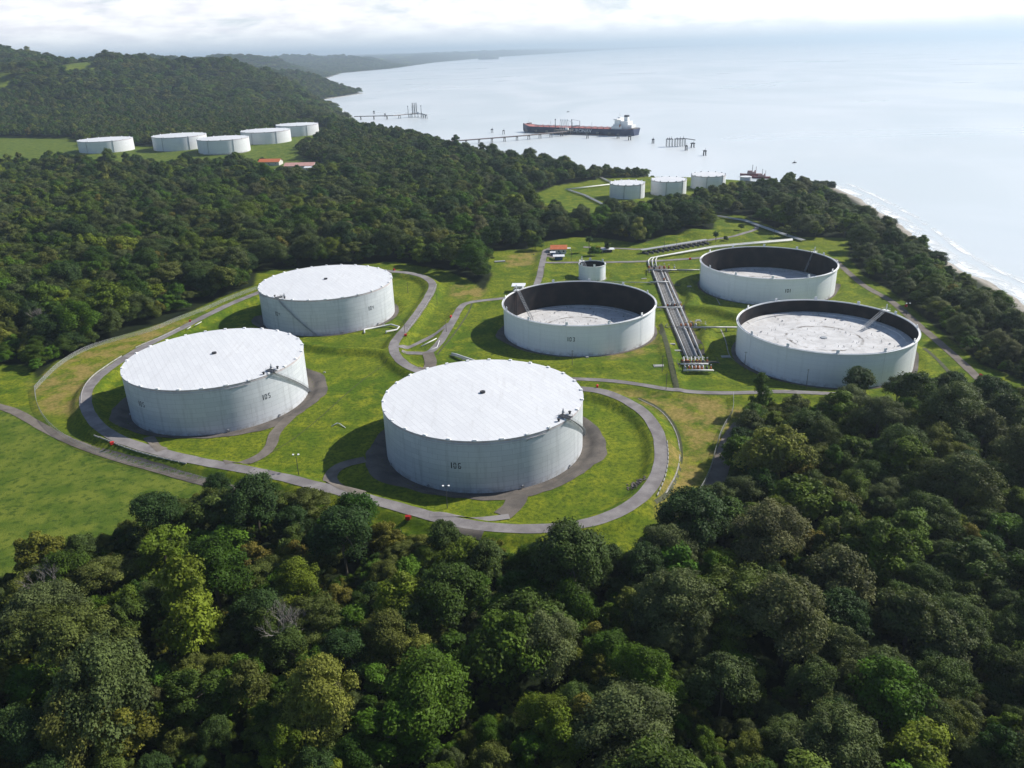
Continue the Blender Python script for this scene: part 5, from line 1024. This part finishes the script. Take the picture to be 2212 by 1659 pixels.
for i, (a, b, l) in enumerate(((882, 1130, 'red fire equipment box beside the road below tank 106'), (244, 968, 'red fire box at the outer kerb by the dirt track, far left'), (1290, 845, 'red fire equipment box behind tank 106 at the right'), (412, 702, 'red fire equipment box by the road between tanks 105 and 104'), (852, 590, 'red fire equipment box right of the top of tank 104'), (877, 733, 'red fire equipment box at the bend of the road right of tank 104'), (974, 693, 'red fire equipment box beside the road to tank 103'), (2117, 820, 'red fire equipment box on the east road at far right'), (1956, 668, 'orange box by the rim of the high roofed tank on the east road'), (1490, 566, 'red fire box on the grass by the white header pipes'))):
    x, y = G(a, b, Z2 if i < 6 else 1.); g = ground_z(x, y); rt = empty('fire_box', (x, y, g), l, 'fire box', rz=i*.7); s = 1.7 if i == 0 else 1.35
    MB().box((0, 0, s*.45), (s, s*.75, s*.9)).build('box', M_fire, rt); MB().gable((0, 0, 0), s, s*.75, s*.9, s*1.15, .1, .06).build('lid', M_fire, rt); MB().path([(s*.7, 0, 0), (s*.7, 0, s*.8)], .12, 6).lathe([(.2, s*.6), (.2, s*.85)], (s*.7, 0, 0), 8).build('hydrant', M_fire, rt)
M_slab = mat('pale slab', (.30, .30, .285), .8)
for i, (a, b, w, d, l) in enumerate(((1451, 753, 4, 2, 'small white slab on grass right of tank 103, farther one'), (1463, 765, 5, 2.2, 'small white slab on grass right of tank 103, nearer one'), (1391, 608, 4, 2, 'white box on grass beside the second manifold'), (1488, 634, 3, 2, 'small white slab in the shadow of tank 101'), (1425, 798, 7, 3.4, 'grey concrete pad below tank 103 near the ditch'), (1567, 778, 5, 3, 'white slab left of the high roofed tank'), (1508, 699, 3, 2.5, 'white box on the catwalk end above the branch pipe'), (1268, 779, 1.8, 1.5, 'small white bollard box in front of tank 103'), (972, 800, 1.5, 1.2, 'small white marker in the junction island'), (829, 688+20, 1.5, 1.2, 'small white hydrant stub by the pipe loop'), (702, 622+190, 1.2, 1.0, 'small white marker on the lawn between tanks 105 and 106'))):
    x, y = G(a, b, .2); g = ground_z(x, y); tag(MB().box((0, 0, .1), (w, d, .5)).box((0, 0, .42), (w*.8, d*.8, .14)).build('concrete_slab', M_slab), l, 'slab').location = (x, y, g)
# painted kerb blocks along the road edges
M_kerb = noisy('painted kerb', (.30, .29, .27), (.52, .51, .49), .3)
def kerb(pts, label, gap=1.2, L_=2.6, z=Z2):
    P = [np.array(G(a, b, z)) for a, b in pts]; P = [np.array(p) for p in smooth_poly([tuple(p) for p in P], 2)]; carry = 0; out = []
    for a, b in zip(P[:-1], P[1:]):
        d = np.linalg.norm(b-a); t = carry
        while t < d: out.append((a+(b-a)*t/d, math.atan2(*(b-a)[::-1]))); t += L_+gap
        carry = t-d
    first = None
    for p, an in out:
        g = ground_z(*p)
        if first is None: first = MB().box((0, 0, .12), (L_, .35, .5)).box((0, 0, .40), (L_-.1, .25, .08)).build('kerb_block', M_kerb); o = first
        else: o = first.copy(); S.collection.objects.link(o)
        o.location = (p[0], p[1], g); o.rotation_euler = (0, 0, an); tag(o, label, 'kerb block', label)
kerb([(1441, 965), (1444, 1000), (1438, 1040), (1418, 1083)], 'white kerb blocks on the outer road edge right of tank 106')
kerb([(943, 622), (930, 652), (904, 690), (880, 722)], 'white kerb blocks along the road right of tank 104')
kerb([(177, 878), (179, 850), (200, 820), (240, 792), (262, 778)], 'pale kerb blocks on the outer road edge left of tank 105', .3, 4)
kerb([(300, 755), (350, 735), (390, 715)], 'pale kerb blocks on the road edge above tank 105', .3, 4)
kerb([(210, 950), (270, 976), (330, 994), (400, 1010)], 'pale kerb blocks on the road edge below tank 105', .3, 4)
# ------------------------------------------------------------------ chain link fences
fm = bpy.data.materials.new('chain link'); fm.use_nodes = True; q = NT(fm); uv = q.coord('UV'); q.b.inputs['Base Color'].default_value = (.45, .46, .47, 1); q.b.inputs['Roughness'].default_value = .5
w1 = q.math('FRACT', q.math('MULTIPLY', q.math('ADD', *(lambda s_: (q.link(uv, s_.inputs[0]), (s_.outputs[0], s_.outputs[1]))[1])(q.n.new('ShaderNodeSeparateXYZ'))), 2.5)); s2_ = q.n.new('ShaderNodeSeparateXYZ'); q.link(uv, s2_.inputs[0])
w2 = q.math('FRACT', q.math('MULTIPLY', q.math('SUBTRACT', s2_.outputs[0], s2_.outputs[1]), 2.5)); al = q.math('MAXIMUM', q.math('LESS_THAN', w1, .14), q.math('LESS_THAN', w2, .14)); q.link(al, q.b.inputs['Alpha'])
def fence(pts, label, h=2.6, step=3.2):
    P = smooth_poly(Gs(pts, .5), 2); o = P[0]; root = empty('chain_link_fence', (*o, 0), label, 'fence'); A = [P[0]]
    for a, b in zip(P[:-1], P[1:]):
        n = max(1, round(math.dist(a, b)/step)); A += [(a[0]+(b[0]-a[0])*k/n, a[1]+(b[1]-a[1])*k/n) for k in range(1, n+1)]
    B = [(x-o[0], y-o[1], ground_z(x, y)) for x, y in A]; uvs = []; mb = MB(); rl = MB(); u = 0
    for k, (a, b) in enumerate(zip(B[:-1], B[1:])):
        d = math.dist(a[:2], b[:2]); mb.face([a, b, (b[0], b[1], b[2]+h), (a[0], a[1], a[2]+h)]); uvs += [u, 0, u+d, 0, u+d, h, u, h]; u += d
    f_ = mb.build('mesh_panel', fm, root); f_.data.uv_layers.new(name='UVMap').data.foreach_set('uv', uvs)
    rl.path([(p[0], p[1], p[2]+h) for p in B], .06, 5).build('top_rail', M_grey, root)
    sel = B if len(B) < 98 else [B[int(k*len(B)/98)] for k in range(98)]
    for p in sel: MB().path([(p[0], p[1], p[2]-.2), (p[0], p[1], p[2]+h+.25)], .07, 5).build('fence_post', M_grey, root)
fence([(556, 630), (500, 650), (440, 678), (385, 697), (330, 722), (250, 742), (185, 762), (130, 795), (95, 830), (78, 850)], 'chain link fence along the forest edge above tanks 105 and 104')
fence([(78, 850), (82, 885), (105, 925), (150, 962), (230, 995), (330, 1022), (430, 1045), (520, 1072)], 'chain link fence between the ring road and the dirt track at left')
fence([(1583, 868), (1584, 900), (1558, 940), (1545, 985), (1530, 1040), (1505, 1085), (1470, 1118), (1440, 1135)], 'chain link fence beside the gravel track right of tank 106')
# rock pile inside the ring
rk = MB(); g0 = random.Random(4)
for k in range(90):
    x, y = G(1374+g0.gauss(0, 9), 1056+g0.gauss(0, 5), 1.0); g = ground_z(x, y); s = g0.uniform(.3, .7); rk.box((x, y, g+s*.2), (s*1.3, s, s*.8), g0.uniform(0, 3))
tag(rk.build('rubble', M_gravel), 'patch of grey rubble on the grass inside the ring road bend', 'rubble', kind='stuff')
# ------------------------------------------------------------------ haze: one box of thin air round everything
hm_ = bpy.data.materials.new('haze'); hm_.use_nodes = True; n = hm_.node_tree.nodes; n.clear(); out = n.new('ShaderNodeOutputMaterial'); pv = n.new('ShaderNodeVolumePrincipled'); pv.inputs['Density'].default_value = 6.0e-5; pv.inputs['Color'].default_value = (.72, .87, 1.0, 1); pv.inputs['Anisotropy'].default_value = .3
hm_.node_tree.links.new(pv.outputs[0], out.inputs['Volume'])
hb = MB().box((45000, 60000, 155), (215000, 135000, 374)).build('haze', hm_); tag(hb, 'pale blue air haze over the bay and the far hills', 'haze', kind='stuff')
